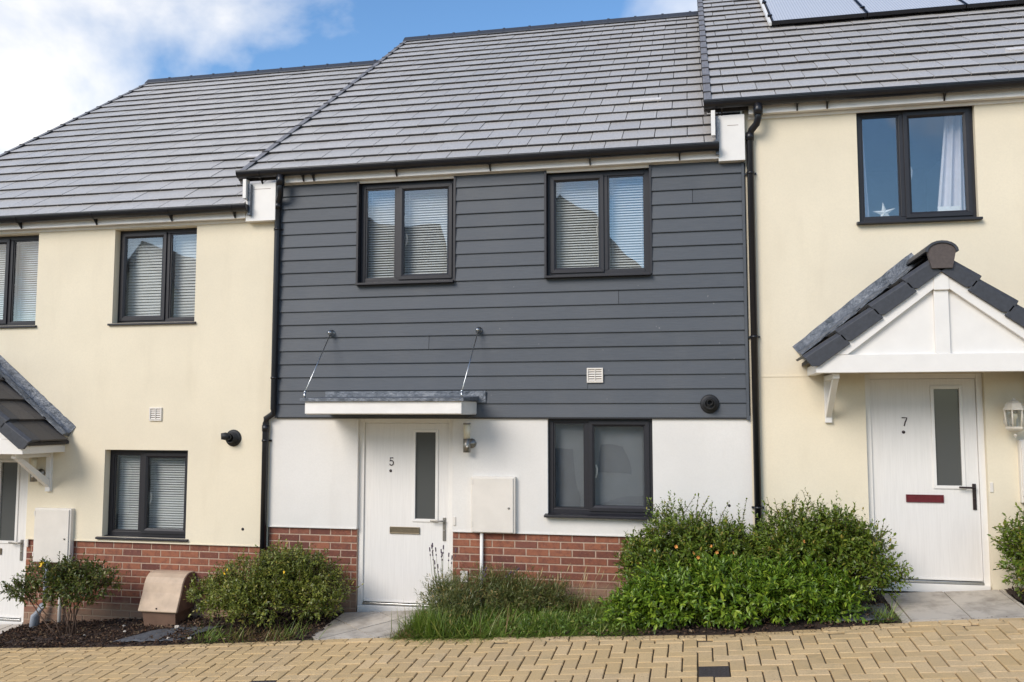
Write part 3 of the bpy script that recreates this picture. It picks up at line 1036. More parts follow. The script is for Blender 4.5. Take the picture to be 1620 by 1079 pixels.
def door(house, ox, oz, ch, metal, glassmat, plate):
    x0, x1, zt = ox - 0.538, ox + 0.508, oz + 2.0
    yf = 0.045
    m = MB()
    lf0, lf1 = x0 + 0.058, x1 - 0.058
    zb = oz + 0.075
    gx0, gx1, gz0, gz1 = ox + 0.085, ox + 0.305, oz + 0.95, oz + 1.855
    # leaf with an opening for the slim light
    y0, y1 = yf + 0.022, yf + 0.066
    m.box(lf0, gx0, y0, y1, zb, zt - 0.05); m.box(gx1, lf1, y0, y1, zb, zt - 0.05)
    m.box(gx0, gx1, y0, y1, zb, gz0); m.box(gx0, gx1, y0, y1, gz1, zt - 0.05)
    d = m.build('door', 'door_white', house)
    f = MB()
    f.box(x0, lf0 - 0.003, yf, yf + 0.07, oz + 0.02, zt); f.box(lf1 + 0.003, x1, yf, yf + 0.07, oz + 0.02, zt)
    f.box(lf0 - 0.003, lf1 + 0.003, yf, yf + 0.07, zt - 0.047, zt)
    f.build('frame', 'white_plastic', d, bevel=0.004)
    MB().box(lf0, lf1, yf - 0.012, yf + 0.016, oz + 0.052, oz + 0.072).box(lf0 - 0.003, lf1 + 0.003, yf + 0.016, yf + 0.07, oz + 0.03, oz + 0.066).build('threshold_bar', 'steel', d, bevel=0.003)
    MB().box(x0 + 0.01, x1 - 0.01, yf - 0.03, yf + 0.07, oz - 0.03, oz + 0.046).build('door_sill', 'white_plastic', d, bevel=0.003)
    MB().box(lf0 + 0.01, lf1 - 0.01, y0 - 0.016, y0 - 0.001, zb + 0.004, zb + 0.022).build('weather_bar', 'white_plastic', d, bevel=0.003)
    b = MB(); k = 0.03
    b.prism([(gx0 - k, gz0 - k), (gx1 + k, gz0 - k), (gx1, gz0), (gx0, gz0)], y0 - 0.012, y0 + 0.008, 'y')
    b.prism([(gx1 + k, gz0 - k), (gx1 + k, gz1 + k), (gx1, gz1), (gx1, gz0)], y0 - 0.012, y0 + 0.008, 'y')
    b.prism([(gx1 + k, gz1 + k), (gx0 - k, gz1 + k), (gx0, gz1), (gx1, gz1)], y0 - 0.012, y0 + 0.008, 'y')
    b.prism([(gx0 - k, gz1 + k), (gx0 - k, gz0 - k), (gx0, gz0), (gx0, gz1)], y0 - 0.012, y0 + 0.008, 'y')
    b.build('glazing_surround', 'white_plastic', d, bevel=0.003)
    MB().box(gx0 - 0.002, gx1 + 0.002, y0 + 0.012, y0 + 0.03, gz0 - 0.002, gz1 + 0.002).build('pane', glassmat, d)
    # lever handle on a long back plate
    hx, hz = ox + 0.405, oz + 0.86
    h = MB().box(hx - 0.016, hx + 0.016, y0 - 0.012, y0 + 0.002, hz - 0.13, hz + 0.11)
    h.tube([(hx, y0 - 0.008, hz + 0.075), (hx, y0 - 0.045, hz + 0.075), (hx - 0.02, y0 - 0.05, hz + 0.075), (hx - 0.14, y0 - 0.05, hz + 0.078)], 0.0095, 10)
    h.lathe([(0.013, -0.018), (0.013, 0.0)], (hx, y0, hz - 0.03), 'y', 14)
    h.build('handle', metal, d, bevel=0.003)
    # letter plate
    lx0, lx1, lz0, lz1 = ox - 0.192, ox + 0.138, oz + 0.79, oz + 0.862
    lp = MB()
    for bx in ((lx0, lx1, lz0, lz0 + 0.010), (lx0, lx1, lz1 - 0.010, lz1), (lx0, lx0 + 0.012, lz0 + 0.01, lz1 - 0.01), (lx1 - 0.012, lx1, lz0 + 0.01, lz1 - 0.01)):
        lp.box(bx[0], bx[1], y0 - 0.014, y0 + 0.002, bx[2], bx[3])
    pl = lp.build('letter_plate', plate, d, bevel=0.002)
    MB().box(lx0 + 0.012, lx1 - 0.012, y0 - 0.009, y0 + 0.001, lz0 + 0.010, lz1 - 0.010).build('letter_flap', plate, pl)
    if ch:
        number_mesh(MB(), ch, ox - 0.182, y0 - 0.004, oz + 1.505, 0.078, 0.0055).build('number', 'dark_metal', d)
        MB().lathe([(0.014, -0.006), (0.016, 0.002)], (ox - 0.192, y0, oz + 1.447), 'y', 14).build('spyhole', 'dark_metal', d)
    MB().box(x1 + 0.012, x1 + 0.04, -0.016, 0.002, oz + 0.90, oz + 0.99).build('bell_push', 'cream_plastic', d, bevel=0.004)
    return d


def meter_box(house, x0, x1, z0, z1, yb=0.0):
    m = MB()
    m.prism([(x0 - 0.012, z0 - 0.01), (x1 + 0.02, z0 - 0.01), (x1 + 0.02, z1 + 0.015), (x0 - 0.012, z1 + 0.015)], yb - 0.055, yb + 0.01, 'y')
    o = m.build('meter_box', 'cream_plastic', house, bevel=0.008)
    MB().box(x0, x1, yb - 0.068, yb - 0.056, z0, z1).build('lid', 'cream_plastic', o, bevel=0.004)
    MB().lathe([(0.011, -0.006), (0.011, 0.004)], (x1 - 0.045, yb - 0.068, z0 + 0.45 * (z1 - z0)), 'y', 12).build('lock', 'brushed_steel', o)
    h = MB()
    for f in (0.10, 0.88): h.box(x0 - 0.006, x0 + 0.01, yb - 0.071, yb - 0.06, z0 + f * (z1 - z0), z0 + f * (z1 - z0) + 0.05)
    h.build('hinge', 'cream_plastic', o)
    return o


def vent(house, x, z, w, h, yb, mat='cream_plastic'):
    m = MB()
    a, b, c, d, k = x - w / 2, x + w / 2, z - h / 2, z + h / 2, 0.016
    for bx in ((a, b, c, c + k), (a, b, d - k, d), (a, a + k, c + k, d - k), (b - k, b, c + k, d - k)):
        m.box(bx[0], bx[1], yb - 0.018, yb + 0.002, bx[2], bx[3])
    o = m.build('air_vent', mat, house, bevel=0.003)
    s = MB(); n = 5
    for k2 in range(n):
        zz = c + k + (d - c - 2 * k) * (k2 + 0.5) / n
        s.prism([(yb - 0.014, zz - 0.008), (yb - 0.011, zz - 0.008), (yb - 0.001, zz + 0.008), (yb - 0.004, zz + 0.008)], a + k, b - k, 'x')
    s.box(x - 0.004, x + 0.004, yb - 0.016, yb - 0.012, c + k, d - k)
    s.build('louvre', mat, o)
    MB().box(a + k, b - k, yb - 0.001, yb + 0.0015, c + k, d - k).build('backing', 'brown_base', o)
    return o


def flue(house, x, z, yb, horn=False):
    m = MB()
    m.lathe([(0.092, 0.0), (0.092, -0.012), (0.078, -0.02), (0.060, -0.024), (0.052, -0.09), (0.046, -0.092), (0.040, -0.06), (0.03, -0.06)], (x, yb, z), 'y', 24)
    o = m.build('boiler_flue', 'rubber_black', house)
    n = MB()
    n.lathe([(0.03, -0.05), (0.03, -0.115), (0.024, -0.118), (0.022, -0.07)], (x, yb, z + 0.012), 'y', 18)
    if horn:
        n.tube([(x - 0.005, yb - 0.08, z + 0.01), (x - 0.05, yb - 0.10, z + 0.022), (x - 0.085, yb - 0.12, z + 0.02)], [0.045, 0.042, 0.034], 14)
    n.build('nozzle', 'rubber_black', o)
    return o


def tube_light(house, x, z, yb):
    """steel wall light: round plate, square body, opal tube with a cap"""
    m = MB()
    m.lathe([(0.05, 0.0), (0.05, -0.016), (0.03, -0.02), (0.022, -0.06)], (x + 0.03, yb, z - 0.05), 'y', 20)
    m.tube([(x, yb - 0.085, z - 0.14), (x, yb - 0.085, z + 0.0)], 0.038, 16)
    o = m.build('wall_light', 'brushed_steel', house)
    MB().tube([(x, yb - 0.085, z + 0.001), (x, yb - 0.085, z + 0.145)], 0.033, 16).build('opal_tube', 'opal_glass', o)
    MB().tube([(x, yb - 0.085, z + 0.146), (x, yb - 0.085, z + 0.162)], 0.038, 16).build('cap', 'brushed_steel', o)
    MB().lathe([(0.010, -0.005), (0.012, 0.002)], (x + 0.012, yb - 0.122, z - 0.08), 'y', 10).build('sensor', 'white_plastic', o)
    return o


PORCH_T = math.tan(R(38.5)); PA = R(38.5)


def porch(house, cx, oz, detail_side):
    """tiled gable porch: cx centre, oz storey datum"""
    hw, yF = 1.065, -0.66
    zb, zt = oz + 1.985, oz + 2.145
    zap = oz + 3.015                          # apex of the tile plane
    m = MB()
    m.prism([(cx - hw, zb), (cx + hw, zb), (cx + hw, zb + 0.085), (cx + hw - 0.09, zt), (cx - hw + 0.09, zt), (cx - hw, zb + 0.085)], yF, yF + 0.10, 'y')
    for s in (-1, 1):
        xa, xb = cx + s * hw, cx + s * (hw - 0.075)
        m.box(min(xa, xb), max(xa, xb), yF + 0.10, -0.002, zb, zb + 0.085)
    po = m.build('porch', 'white_plastic', house, bevel=0.004)
    zq = lambda x, off: zap - abs(x - cx) * PORCH_T - off
    # white gable boarding: recessed panels, king post, barge boards
    g = MB()
    g.prism([(cx - hw + 0.02, zt), (cx + hw - 0.02, zt), (cx, zq(cx, 0.09))], yF + 0.045, yF + 0.06, 'y')
    g.build('gable_panel', 'white_plastic', po)
    MB().box(cx - 0.06, cx + 0.06, yF + 0.012, yF + 0.0445, zt, zap - 0.25).build('king_post', 'white_plastic', po, bevel=0.003)
    for s in (-1, 1):
        w = 0.20
        e = cx + s * (hw + 0.0)
        q = MB().prism([(e, zq(e, 0.05)), (cx + s * 0.06, zq(cx + s * 0.06, 0.05)), (cx + s * 0.06, zq(cx + s * 0.06, 0.05) - w), (cx + s * (hw - 0.27), zt + 0.001), (cx + s * (hw - 0.10), zt + 0.001)], yF - 0.004, yF + 0.044, 'y')
        q.build('barge_board', 'white_plastic', po, bevel=0.003)
    MB().box(cx - 0.062, cx + 0.062, yF - 0.012, yF + 0.030, zap - 0.31, zap - 0.06).build('apex_block', 'white_plastic', po, bevel=0.003)
    # soffit and sloping deck
    for s in (-1, 1):
        e = cx + s * (hw + 0.05)
        MB().prism([(cx, zq(cx, 0.02)), (e, zq(e, 0.02)), (e, zq(e, 0.05)), (cx, zq(cx, 0.05))], yF + 0.03, -0.002, 'y').build('roof_deck', 'tile_edge', po)
        rot = Matrix.Rotation(0, 4, 'X')
        L = (hw + 0.07) / math.cos(PA)
        nC = 4; g_ = L / nC
        d = Vector((s * math.cos(PA), 0, -math.sin(PA))); nrm = Vector((s * math.sin(PA), 0, math.cos(PA)))
        top = Vector((cx, 0, zap))
        for c in range(nC):
            a0, a1 = c * g_, (c + 1) * g_ + 0.02
            # plain field tiles across the depth
            for (ya, yb_) in ((yF + 0.135, yF + 0.38), (yF + 0.384, -0.11)):
                P = lambda a, y, h: tuple(top + d * a + nrm * h + Vector((0, y, 0)))
                MB().add([P(a0, ya, 0.0), P(a0, yb_, 0.0), P(a1, yb_, 0.026), P(a1, ya, 0.026), P(a0, ya, 0.016), P(a0, yb_, 0.016), P(a1, yb_, 0.048), P(a1, ya, 0.048)],
                         [(0, 1, 2, 3), (4, 7, 6, 5), (0, 4, 5, 1), (1, 5, 6, 2), (2, 6, 7, 3), (3, 7, 4, 0)]).build('tile', 'porch_tile', po)
            # cloaked verge tile with a rounded drop at the front
            P = lambda a, y, h: tuple(top + d * a + nrm * h + Vector((0, y, 0)))
            q = MB()
            h0, h1, dr = 0.018, 0.052, 0.16
            yo, yi = yF - 0.035, yF + 0.13
            arc = [(yi, 0), (yo + 0.03, 0), (yo, -0.03), (yo, -dr)]
            ins = [(yo + 0.022, -dr), (yo + 0.022, -0.045), (yi, -0.022)]
            def ring(a, h, extra):
                return [P(a, y, h + z - (extra if z < -0.1 else 0)) for y, z in arc + ins]
            q.add(ring(a0, h0, -0.018) + ring(a1 - 0.05, h1 - 0.004, 0.0) + ring(a1, h1, -0.035),
                  [tuple(range(7)), tuple(range(20, 13, -1))] + [(r * 7 + i, r * 7 + 7 + i, r * 7 + 7 + (i + 1) % 7, r * 7 + (i + 1) % 7) for r in (0, 1) for i in range(7)])
            q.build('verge_tile', 'porch_cap', po, bevel=0.004)
        # lead flashing dressed up the wall and over the tiles, in overlapping lengths
        for c in range(nC):
            a0, a1 = c * g_ - 0.02, (c + 1) * g_ + (-0.05 if c == nC - 1 else 0.03)
            hh = 0.028 + 0.006 * (c % 2)
            P = lambda a, y, h: tuple(top + d * a + nrm * h + Vector((0, y, 0)))
            q = MB()
            n2 = 6
            sec = [(-0.135, 0.030 + hh), (-0.09, 0.046 + hh), (-0.05, 0.036 + hh), (-0.022, 0.06 + hh), (-0.012, 0.165), (-0.006, 0.165), (-0.006, 0.02), (-0.135, 0.015 + hh)]
            rows = [[P(a0 + (a1 - a0) * k / n2, y, h + RNG.uniform(-0.004, 0.004)) for y, h in sec] for k in range(n2 + 1)]
            w = len(sec)
            q.add([p_ for r_ in rows for p_ in r_], [(k * w + i, (k + 1) * w + i, (k + 1) * w + (i + 1) % w, k * w + (i + 1) % w) for k in range(n2) for i in range(w)] + [tuple(range(w)), tuple(range(n2 * w + w - 1, n2 * w - 1, -1))])
            q.build('lead_flashing', 'lead', po)
    # half-round ridge with a mortared end
    q = MB(); n = 10
    rr = 0.135
    pr = [(cx - rr * 1.02 * math.cos(math.pi * k / n), zap + 0.02 + rr * 0.72 * math.sin(math.pi * k / n)) for k in range(n + 1)]
    inn = [(cx - (rr - 0.02) * math.cos(math.pi * k / n), zap + 0.02 + (rr * 0.72 - 0.02) * math.sin(math.pi * k / n)) for k in range(n, -1, -1)]
    q.prism(pr + inn, yF - 0.075, -0.004, 'y')
    q.build('ridge_tile', 'porch_cap', po)
    e = [(cx - (rr - 0.02) * math.cos(math.pi * k / n), zap + 0.018 + (rr * 0.72 - 0.02) * math.sin(math.pi * k / n)) for k in range(n + 1)]
    e += [(cx + 0.085, zap - 0.125), (cx - 0.085, zap - 0.125)]
    MB().prism(e, yF - 0.062, yF - 0.02, 'y').build('ridge_end', 'ridge_end', po)
    # gallows brackets
    for s in (-1, 1):
        x = cx + s * 0.885
        b = MB()
        b.box(x - 0.032, x + 0.032, -0.045, -0.002, zb - 0.45, zb - 0.001)
        b.box(x - 0.03, x + 0.03, -0.58, -0.046, zb - 0.05, zb - 0.002)
        b.prism([(-0.046, zb - 0.40), (-0.046, zb - 0.31), (-0.47, zb - 0.052), (-0.56, zb - 0.052)], x - 0.026, x + 0.026, 'x')
        b.build('gallows_bracket', 'white_plastic', po, bevel=0.004)
    return po


def shell(house, x0, x1, zlow, zeave, holes, skin, zface, extra=None):
    """side and back walls, floor slab, dark rooms behind the windows"""
    m = MB()
    zr = zeave + (RIDGE_Y + 0.2) * PITCH_T - 0.22
    ztop = zeave - 0.02
    for x in (x0, x1):
        s = 0.10 if x == x0 else -0.10
        m.prism([(0.205, zlow), (0.205, ztop), (RIDGE_Y, zr), (BACK_Y - 0.205, ztop), (BACK_Y - 0.205, zlow)], min(x, x + s), max(x, x + s), 'x')
    m.box(x0, x1, BACK_Y - 0.2, BACK_Y, zlow, ztop)
    m.build('side_wall', skin, house)
    r = MB()
    zf = zface + 2.55
    r.box(x0 + 0.1, x1 - 0.1, 0.205, BACK_Y - 0.2, zf - 0.12, zf + 0.10)
    r.box(x0 + 0.1, x1 - 0.1, 3.4, 3.5, zlow, zeave + 1.0)
    r.box(x0 + 0.1, x1 - 0.1, 0.205, BACK_Y - 0.2, zface + 4.85, zface + 4.90)
    r.box((x0 + x1) / 2 - 0.05, (x0 + x1) / 2 + 0.05, 0.205, 3.4, zlow, zeave + 0.1)
    # inner leaf of the front wall with the same openings
    wall_panel(r, x0 + 0.1, x1 - 0.1, zlow, zface + 4.85, holes, 0.2045, 0.0)
    r.build('inner_structure', 'room_wall', house)


def fascia(house, x0, x1, oz):
    m = MB()
    m.box(x0, x1, -0.100, -0.080, oz + 4.585, oz + 4.735)
    m.box(x0, x1, -0.080, -0.002, oz + 4.590, oz + 4.602)
    m.box(x0, x1, -0.022, -0.0025, oz + 4.555, oz + 4.589)
    return m.build('fascia', 'white_trim', house, bevel=0.003)


XP0, XP1, XP2, XP3 = -6.62, -1.55, 3.52, 8.64
DL, DR = -0.37, 0.43
OXL, OXR = -5.07, 5.12

# ---- house 5 (middle)
h5 = thing('terraced_house', (1.0, 0, 0), 'middle terraced house with grey board cladding, flat canopy and door number 5', 'house', 'stepped terraced houses')
W5 = [(-0.553, 0.515, 3.455, 4.553), (1.512, 2.570, 3.468, 4.556), (1.512, 2.570, 1.04, 2.012)]
D5 = (-0.538, 0.508, -0.4, 2.0)
holes5 = W5 + [D5]
m = MB()
wall_panel(m, XP1, XP2, 0.835, 2.03, [D5, W5[2]], -0.006, 0.21)
# bell-cast bottom edge of the render
for a, b in ((XP1, D5[0]), (D5[1], XP2)):
    m.add([(a, -0.006, 0.835), (b, -0.006, 0.835), (b, 0.022, 0.835), (a, 0.022, 0.835)], [(0, 1, 2, 3)])
wall5 = m.build('wall', 'white_render', h5)
for a, b in ((XP1, D5[0]), (D5[1], XP2)):
    MB().box(a + 0.001, b - 0.001, -0.015, -0.0065, 0.833, 0.848).build('render_bead', 'white_render', h5, bevel=0.003)
plinth(h5, [(XP1, -0.540), (0.510, XP2)], 0.834, -0.42)
b5 = MB(); wall_panel(b5, XP1, XP2, 2.03, 4.74, W5[:2], 0.02, 0.18)
clad = b5.build('cladding', 'frame_grey', h5)
# weatherboards, each lapped over the one below and cut round the windows
CX0, CX1, CZ0, CZ1 = -1.462, 3.480, 2.012, 4.59
NB = 18; ex = (CZ1 - CZ0) / NB
def board(x0, x1, z, ztop):
    bo = random.uniform(-0.0012, 0.0012)
    MB().prism([(-0.036 + bo, z + 0.001), (-0.037 + bo, z + 0.006), (-0.019, ztop + 0.014), (-0.007, ztop + 0.014), (-0.0215, z + 0.004)], x0, x1, 'x').build('board', 'cladding_board', clad)
joints = {2: 1.93, 5: 0.25, 8: 2.25, 10: -0.55, 12: 1.35, 15: 3.0}
for i in range(NB):
    z, zt = CZ0 + i * ex, CZ0 + (i + 1) * ex
    cuts = [(CX0, CX1)]
    for (a, b, c, d) in W5[:2]:
        if zt > c - 0.075 and z < d + 0.05:
            if zt > c + 0.02:
                nc = []
                for (p_, q_) in cuts:
                    if p_ < a - 0.022 and q_ > b + 0.022: nc += [(p_, a - 0.022), (b + 0.022, q_)]
                    else: nc.append((p_, q_))
                cuts = nc
    for (p_, q_) in cuts:
        jx = joints.get(i)
        if jx and p_ + 0.3 < jx < q_ - 0.3:
            board(p_, jx - 0.0022, z, zt); board(jx + 0.0022, q_, z, zt)
        else:
            board(p_, q_, z, zt)
tm = MB()
tm.box(CX1 + 0.001, CX1 + 0.028, -0.040, 0.0, CZ0 - 0.022, CZ1 - 0.03)
tm.build('corner_trim', 'cladding_board', clad)
tm = MB(); tm.box(CX0 - 0.025, CX0 - 0.001, -0.040, 0.0, CZ0 - 0.005, CZ1 - 0.03); tm.build('corner_trim', 'cladding_board', clad)
tm = MB(); tm.box(CX0, CX1, -0.030, -0.0065, CZ0 - 0.012, CZ0 - 0.001); tm.build('base_trim', 'frame_grey', clad)
for (a, b, c, d) in W5[:2]:
    for e in (a - 0.0215, b + 0.0005):
        MB().box(e, e + 0.021, -0.044, 0.03, c - 0.01, d + 0.02).build('window_trim', 'frame_grey', clad)
window(h5, *W5[0], 0.035, 'R', 0.425, 'venetian', sill=(0.016, 0.04))
window(h5, *W5[1], 0.035, 'L', 0.600, 'venetian', sill=(0.016, 0.04))
window(h5, *W5[2], 0.040, 'R', 0.405, 'closed', sill=(0.028, 0.04))
door(h5, 0.0, 0.0, '5', 'brushed_steel', 'frosted_glass', 'bronze_plate')
shell(h5, XP1, XP2, -0.5, 4.68, holes5, 'cream_render', 0.0)
fascia(h5, -1.50, 3.30, 0.0)
roof(h5, -1.90, 3.52, 4.68, 3.250, repair=(5 * GAUGE - 0.01, 2.30, 2.66))
gutter(h5, -1.92, 3.262, 4.716, [-1.66, -1.05, -1.17, -0.10, 0.93, 1.98, 2.88])

# canopy over door 5
m = MB().box(-0.855, 0.775, -0.65, -0.036, 2.050, 2.176)
can = m.build('canopy', 'white_trim', h5, bevel=0.006)
m = MB()
m.prism([(-0.675, 2.172), (-0.675, 2.206), (-0.05, 2.232), (-0.05, 2.185), (-0.655, 2.1765)], -0.90, 0.80, 'x')
m.box(-0.90, 0.872, -0.052, -0.036, 2.165, 2.288)
m.build('lead_roof', 'lead', can, bevel=0.003)
MB().box(-0.85, 0.77, -0.62, -0.05, 2.043, 2.0495).build('soffit', 'white_trim', can)
for xa, xb in ((-0.842, -0.872), (0.795, 0.768)):
    m = MB()
    m.tube([(xa, -0.075, 2.905), (xb, -0.62, 2.262)], 0.0055, 8)
    m.tube([(xb, -0.62, 2.262), (xb * 0.999, -0.605, 2.28)], 0.014, 10)
    m.tube([(xb, -0.622, 2.195), (xb, -0.622, 2.268)], 0.012, 10)
    m.lathe([(0.004, -0.10), (0.022, -0.085), (0.030, -0.055), (0.024, -0.03), (0.036, -0.026), (0.036, 0.01)], (xa, -0.02, 2.92), 'y', 16)
    m.build('tie_rod', 'steel', can)
mb5 = meter_box(h5, 0.736, 1.166, 0.848, 1.395, -0.006)
MB().tube([(0.826, -0.02, 0.86), (0.826, -0.02, 0.05)], 0.018, 12).build('service_pipe', 'white_plastic', mb5)
MB().box(0.60, 0.675, -0.012, 0.02, 0.325, 0.44).box(0.606, 0.669, -0.016, -0.012, 0.355, 0.37).build('wall_socket', 'cream_plastic', h5, bevel=0.004)
tube_light(h5, 0.684, 1.795, -0.006)
vent(h5, 2.005, 2.438, 0.165, 0.150, -0.034)
flue(h5, 3.132, 2.148, -0.034)
MB().lathe([(0.013, -0.004), (0.016, 0.003)], (3.30, -0.006, 1.16), 'y', 12).build('weep_plug', 'rubber_black', h5)

# ---- left house
hL = thing('terraced_house', (OXL + 1.0, 0, DL), 'left cream terraced house with low brick base and porch cut by the photo edge', 'house', 'stepped terraced houses')
WL = [(-5.62, -4.56, 3.085, 4.175), (-3.548, -2.505, 3.085, 4.175), (-3.575, -2.535, 0.675, 1.645)]
DLh = (OXL - 0.538, OXL + 0.508, -0.8, DL + 2.0)
m = MB()
wall_panel(m, XP0, XP1, 0.618, 4.37, WL + [DLh], -0.006, 0.21)
for a, b in ((XP0, DLh[0]), (DLh[1], XP1)):
    m.add([(a, -0.006, 0.618), (b, -0.006, 0.618), (b, 0.022, 0.618), (a, 0.022, 0.618)], [(0, 1, 2, 3)])
m.build('wall', 'cream_render', hL)
for a, b in ((XP0, DLh[0]), (DLh[1], XP1)):
    MB().box(a + 0.001, b - 0.001, -0.015, -0.0065, 0.616, 0.631).build('render_bead', 'cream_render', hL, bevel=0.003)
plinth(hL, [(XP0, DLh[0]), (DLh[1], XP1)], 0.617, -0.85)
window(hL, *WL[0], 0.09, 'L', 0.60, 'venetian')
window(hL, *WL[1], 0.09, 'L', 0.62, 'pleated')
window(hL, *WL[2], 0.09, 'R', 0.42, 'venetian', sill=(0.065, 0.04))
door(hL, OXL, DL, None, 'brushed_steel', 'frosted_glass', 'bronze_plate')
shell(hL, XP0, XP1, -1.0, 4.31, WL + [DLh], 'cream_render', DL)
fascia(hL, XP0, -1.86, DL)
roof(hL, -6.95, -1.56, 4.31, -1.868, repair=(5 * GAUGE - 0.02, -2.62, -2.22))
gutter(hL, -6.97, -1.80, 4.716 + DL, [-6.3, -5.6, -4.72, -3.72, -2.76, -1.98])
porch(hL, -5.16, DL, 1)
mbL = meter_box(hL, -4.40, -3.955, 0.38, 0.965, -0.006)
MB().tube([(-4.23, -0.05, 0.40), (-4.23, -0.05, -0.04), (-4.25, -0.07, -0.10), (-4.31, -0.10, -0.22), (-4.32, -0.11, -0.42)], [0.03, 0.03, 0.036, 0.05, 0.055], 12).build('duct', 'grey_pipe', mbL)
MB().tube([(-4.06, -0.03, 0.38), (-4.06, -0.03, -0.40)], 0.02, 12).build('service_pipe', 'white_plastic', mbL)
tube_light(hL, -4.42, 1.42, -0.006)
vent(hL, -2.945, 2.046, 0.155, 0.15, -0.006)
flue(hL, -1.985, 1.785, -0.006, True)
MB().lathe([(0.015, -0.004), (0.018, 0.003)], (-1.85, -0.006, 0.80), 'y', 12).build('weep_plug', 'rubber_black', hL)

# ---- right house
hR = thing('terraced_house', (OXR + 1.0, 0, DR), 'right cream rendered terraced house with gabled porch, solar panels and door number 7', 'house', 'stepped terraced houses')
WR = [(4.583, 5.648, 3.90, 5.012), (6.66, 7.70, 3.90, 5.0), (6.66, 7.70, 1.47, 2.44)]
DRh = (OXR - 0.538, OXR + 0.508, -0.4, DR + 2.0)
m = MB()
wall_panel(m, XP2, XP3, -0.3, 5.17, WR + [DRh], -0.006, 0.21)
m.build('wall', 'cream_render', hR)
MB().box(XP2 + 0.001, 4.05, -0.011, -0.004, 2.408, 2.420).build('render_bead', 'cream_render', hR)
window(hR, *WR[0], 0.055, 'R', 0.425, 'curtain', sill=(0.03, 0.04))
window(hR, *WR[1], 0.055, 'L', 0.60, 'venetian')
window(hR, *WR[2], 0.055, 'R', 0.40, 'venetian')
door(hR, OXR, DR, '7', 'dark_metal', 'frosted_glass', 'red_reflection_plate')
shell(hR, XP2, XP3, -0.5, 5.11, WR + [DRh], 'cream_render', DR)
fascia(hR, 3.56, XP3, DR)
roof(hR, 3.16, 8.66, 5.11, 8.66, repair=(3.2 * GAUGE, 6.22, 6.5))
gutter(hR, 3.13, 8.7, 4.716 + DR, [3.30, 4.02, 4.30, 5.36, 6.4, 7.4])
porch(hR, 5.125, DR, -1)
# lantern
m = MB(); lx, lz, ly = 5.83, 2.0, -0.15
m.lathe([(0.055, 0.0), (0.055, -0.012), (0.03, -0.018)], (lx, -0.006, lz - 0.02), 'y', 16)
m.tube([(lx, -0.02, lz - 0.05), (lx, -0.08, lz - 0.10), (lx, ly, lz - 0.115)], 0.010, 8)
lan = m.build('lantern', 'lantern_white', hR)
q = MB()
q.lathe([(0.004, -0.165), (0.012, -0.15), (0.018, -0.145), (0.006, -0.13), (0.028, -0.118), (0.062, -0.10), (0.078, -0.085), (0.082, -0.07), (0.074, -0.065)], (lx, ly, lz), 'z', 6, False)
q.lathe([(0.096, 0.085), (0.092, 0.098), (0.068, 0.145), (0.036, 0.168), (0.012, 0.176), (0.014, 0.190), (0.004, 0.20)], (lx, ly, lz), 'z', 6, False)
for k in range(6):
    an = 2 * math.pi * k / 6
    q.tube([(lx + 0.070 * math.cos(an), ly + 0.070 * math.sin(an), lz - 0.07), (lx + 0.084 * math.cos(an), ly + 0.084 * math.sin(an), lz + 0.088)], 0.0075, 6)
q.build('cage', 'lantern_white', lan)
MB().lathe([(0.060, -0.064), (0.072, 0.084)], (lx, ly, lz), 'z', 6, False).build('lantern_glass', 'glass', lan)
MB().lathe([(0.012, -0.06), (0.014, 0.0), (0.028, 0.02), (0.026, 0.05), (0.008, 0.065)], (lx, ly, lz), 'z', 12).build('bulb', 'opal_glass', lan)
meter_box(hR, 5.90, 6.33, 1.25, 1.80, -0.006)
# solar panels
zs = lambda y: 5.11 + (y + 0.2) * PITCH_T
rot = Matrix.Rotation(RP, 4, 'X')
PW, PL = 1.145, 1.74
for r_ in range(2):
    for c in range(4):
        y = 2.53 + r_ * (PL + 0.02) * math.cos(RP)
        if r_ == 1 and y + PL * math.cos(RP) * 0.98 > RIDGE_Y: Lr = (RIDGE_Y - 0.1 - y) / math.cos(RP)
        else: Lr = PL
        x = 4.05 + c * (PW + 0.012)
        mw = Matrix.Translation((x, y, zs(y) + 0.055)) @ rot
        def tb(*bx):
            q_ = MB().box(*bx)
            return [tuple(mw @ Vector(p_)) for p_ in q_.v], q_.f
        m = MB(); m.add(*tb(0.016, PW - 0.016, 0.016, Lr - 0.016, 0.012, 0.040))
        sp = m.build('solar_panel', 'solar_glass', hR)
        f = MB()
        for bx in ((0, PW, 0, 0.0155, 0, 0.045), (0, PW, Lr - 0.0155, Lr, 0, 0.045), (0, 0.0155, 0.016, Lr - 0.016, 0, 0.045), (PW - 0.0155, PW, 0.016, Lr - 0.016, 0, 0.045)):
            f.add(*tb(*bx))
        f.build('frame', 'black_plastic', sp)
        if c == 0:
            f = MB(); f.add(*tb(-0.045, -0.012, 0.0, Lr, -0.01, 0.03)); f.build('rail_cover', 'white_trim', sp)
        k = MB()
        for yy in (0.35, Lr - 0.40): k.add(*tb(-0.035, 0.02, yy, yy + 0.05, 0.03, 0.06))
        k.build('panel_clamp', 'black_plastic', sp)

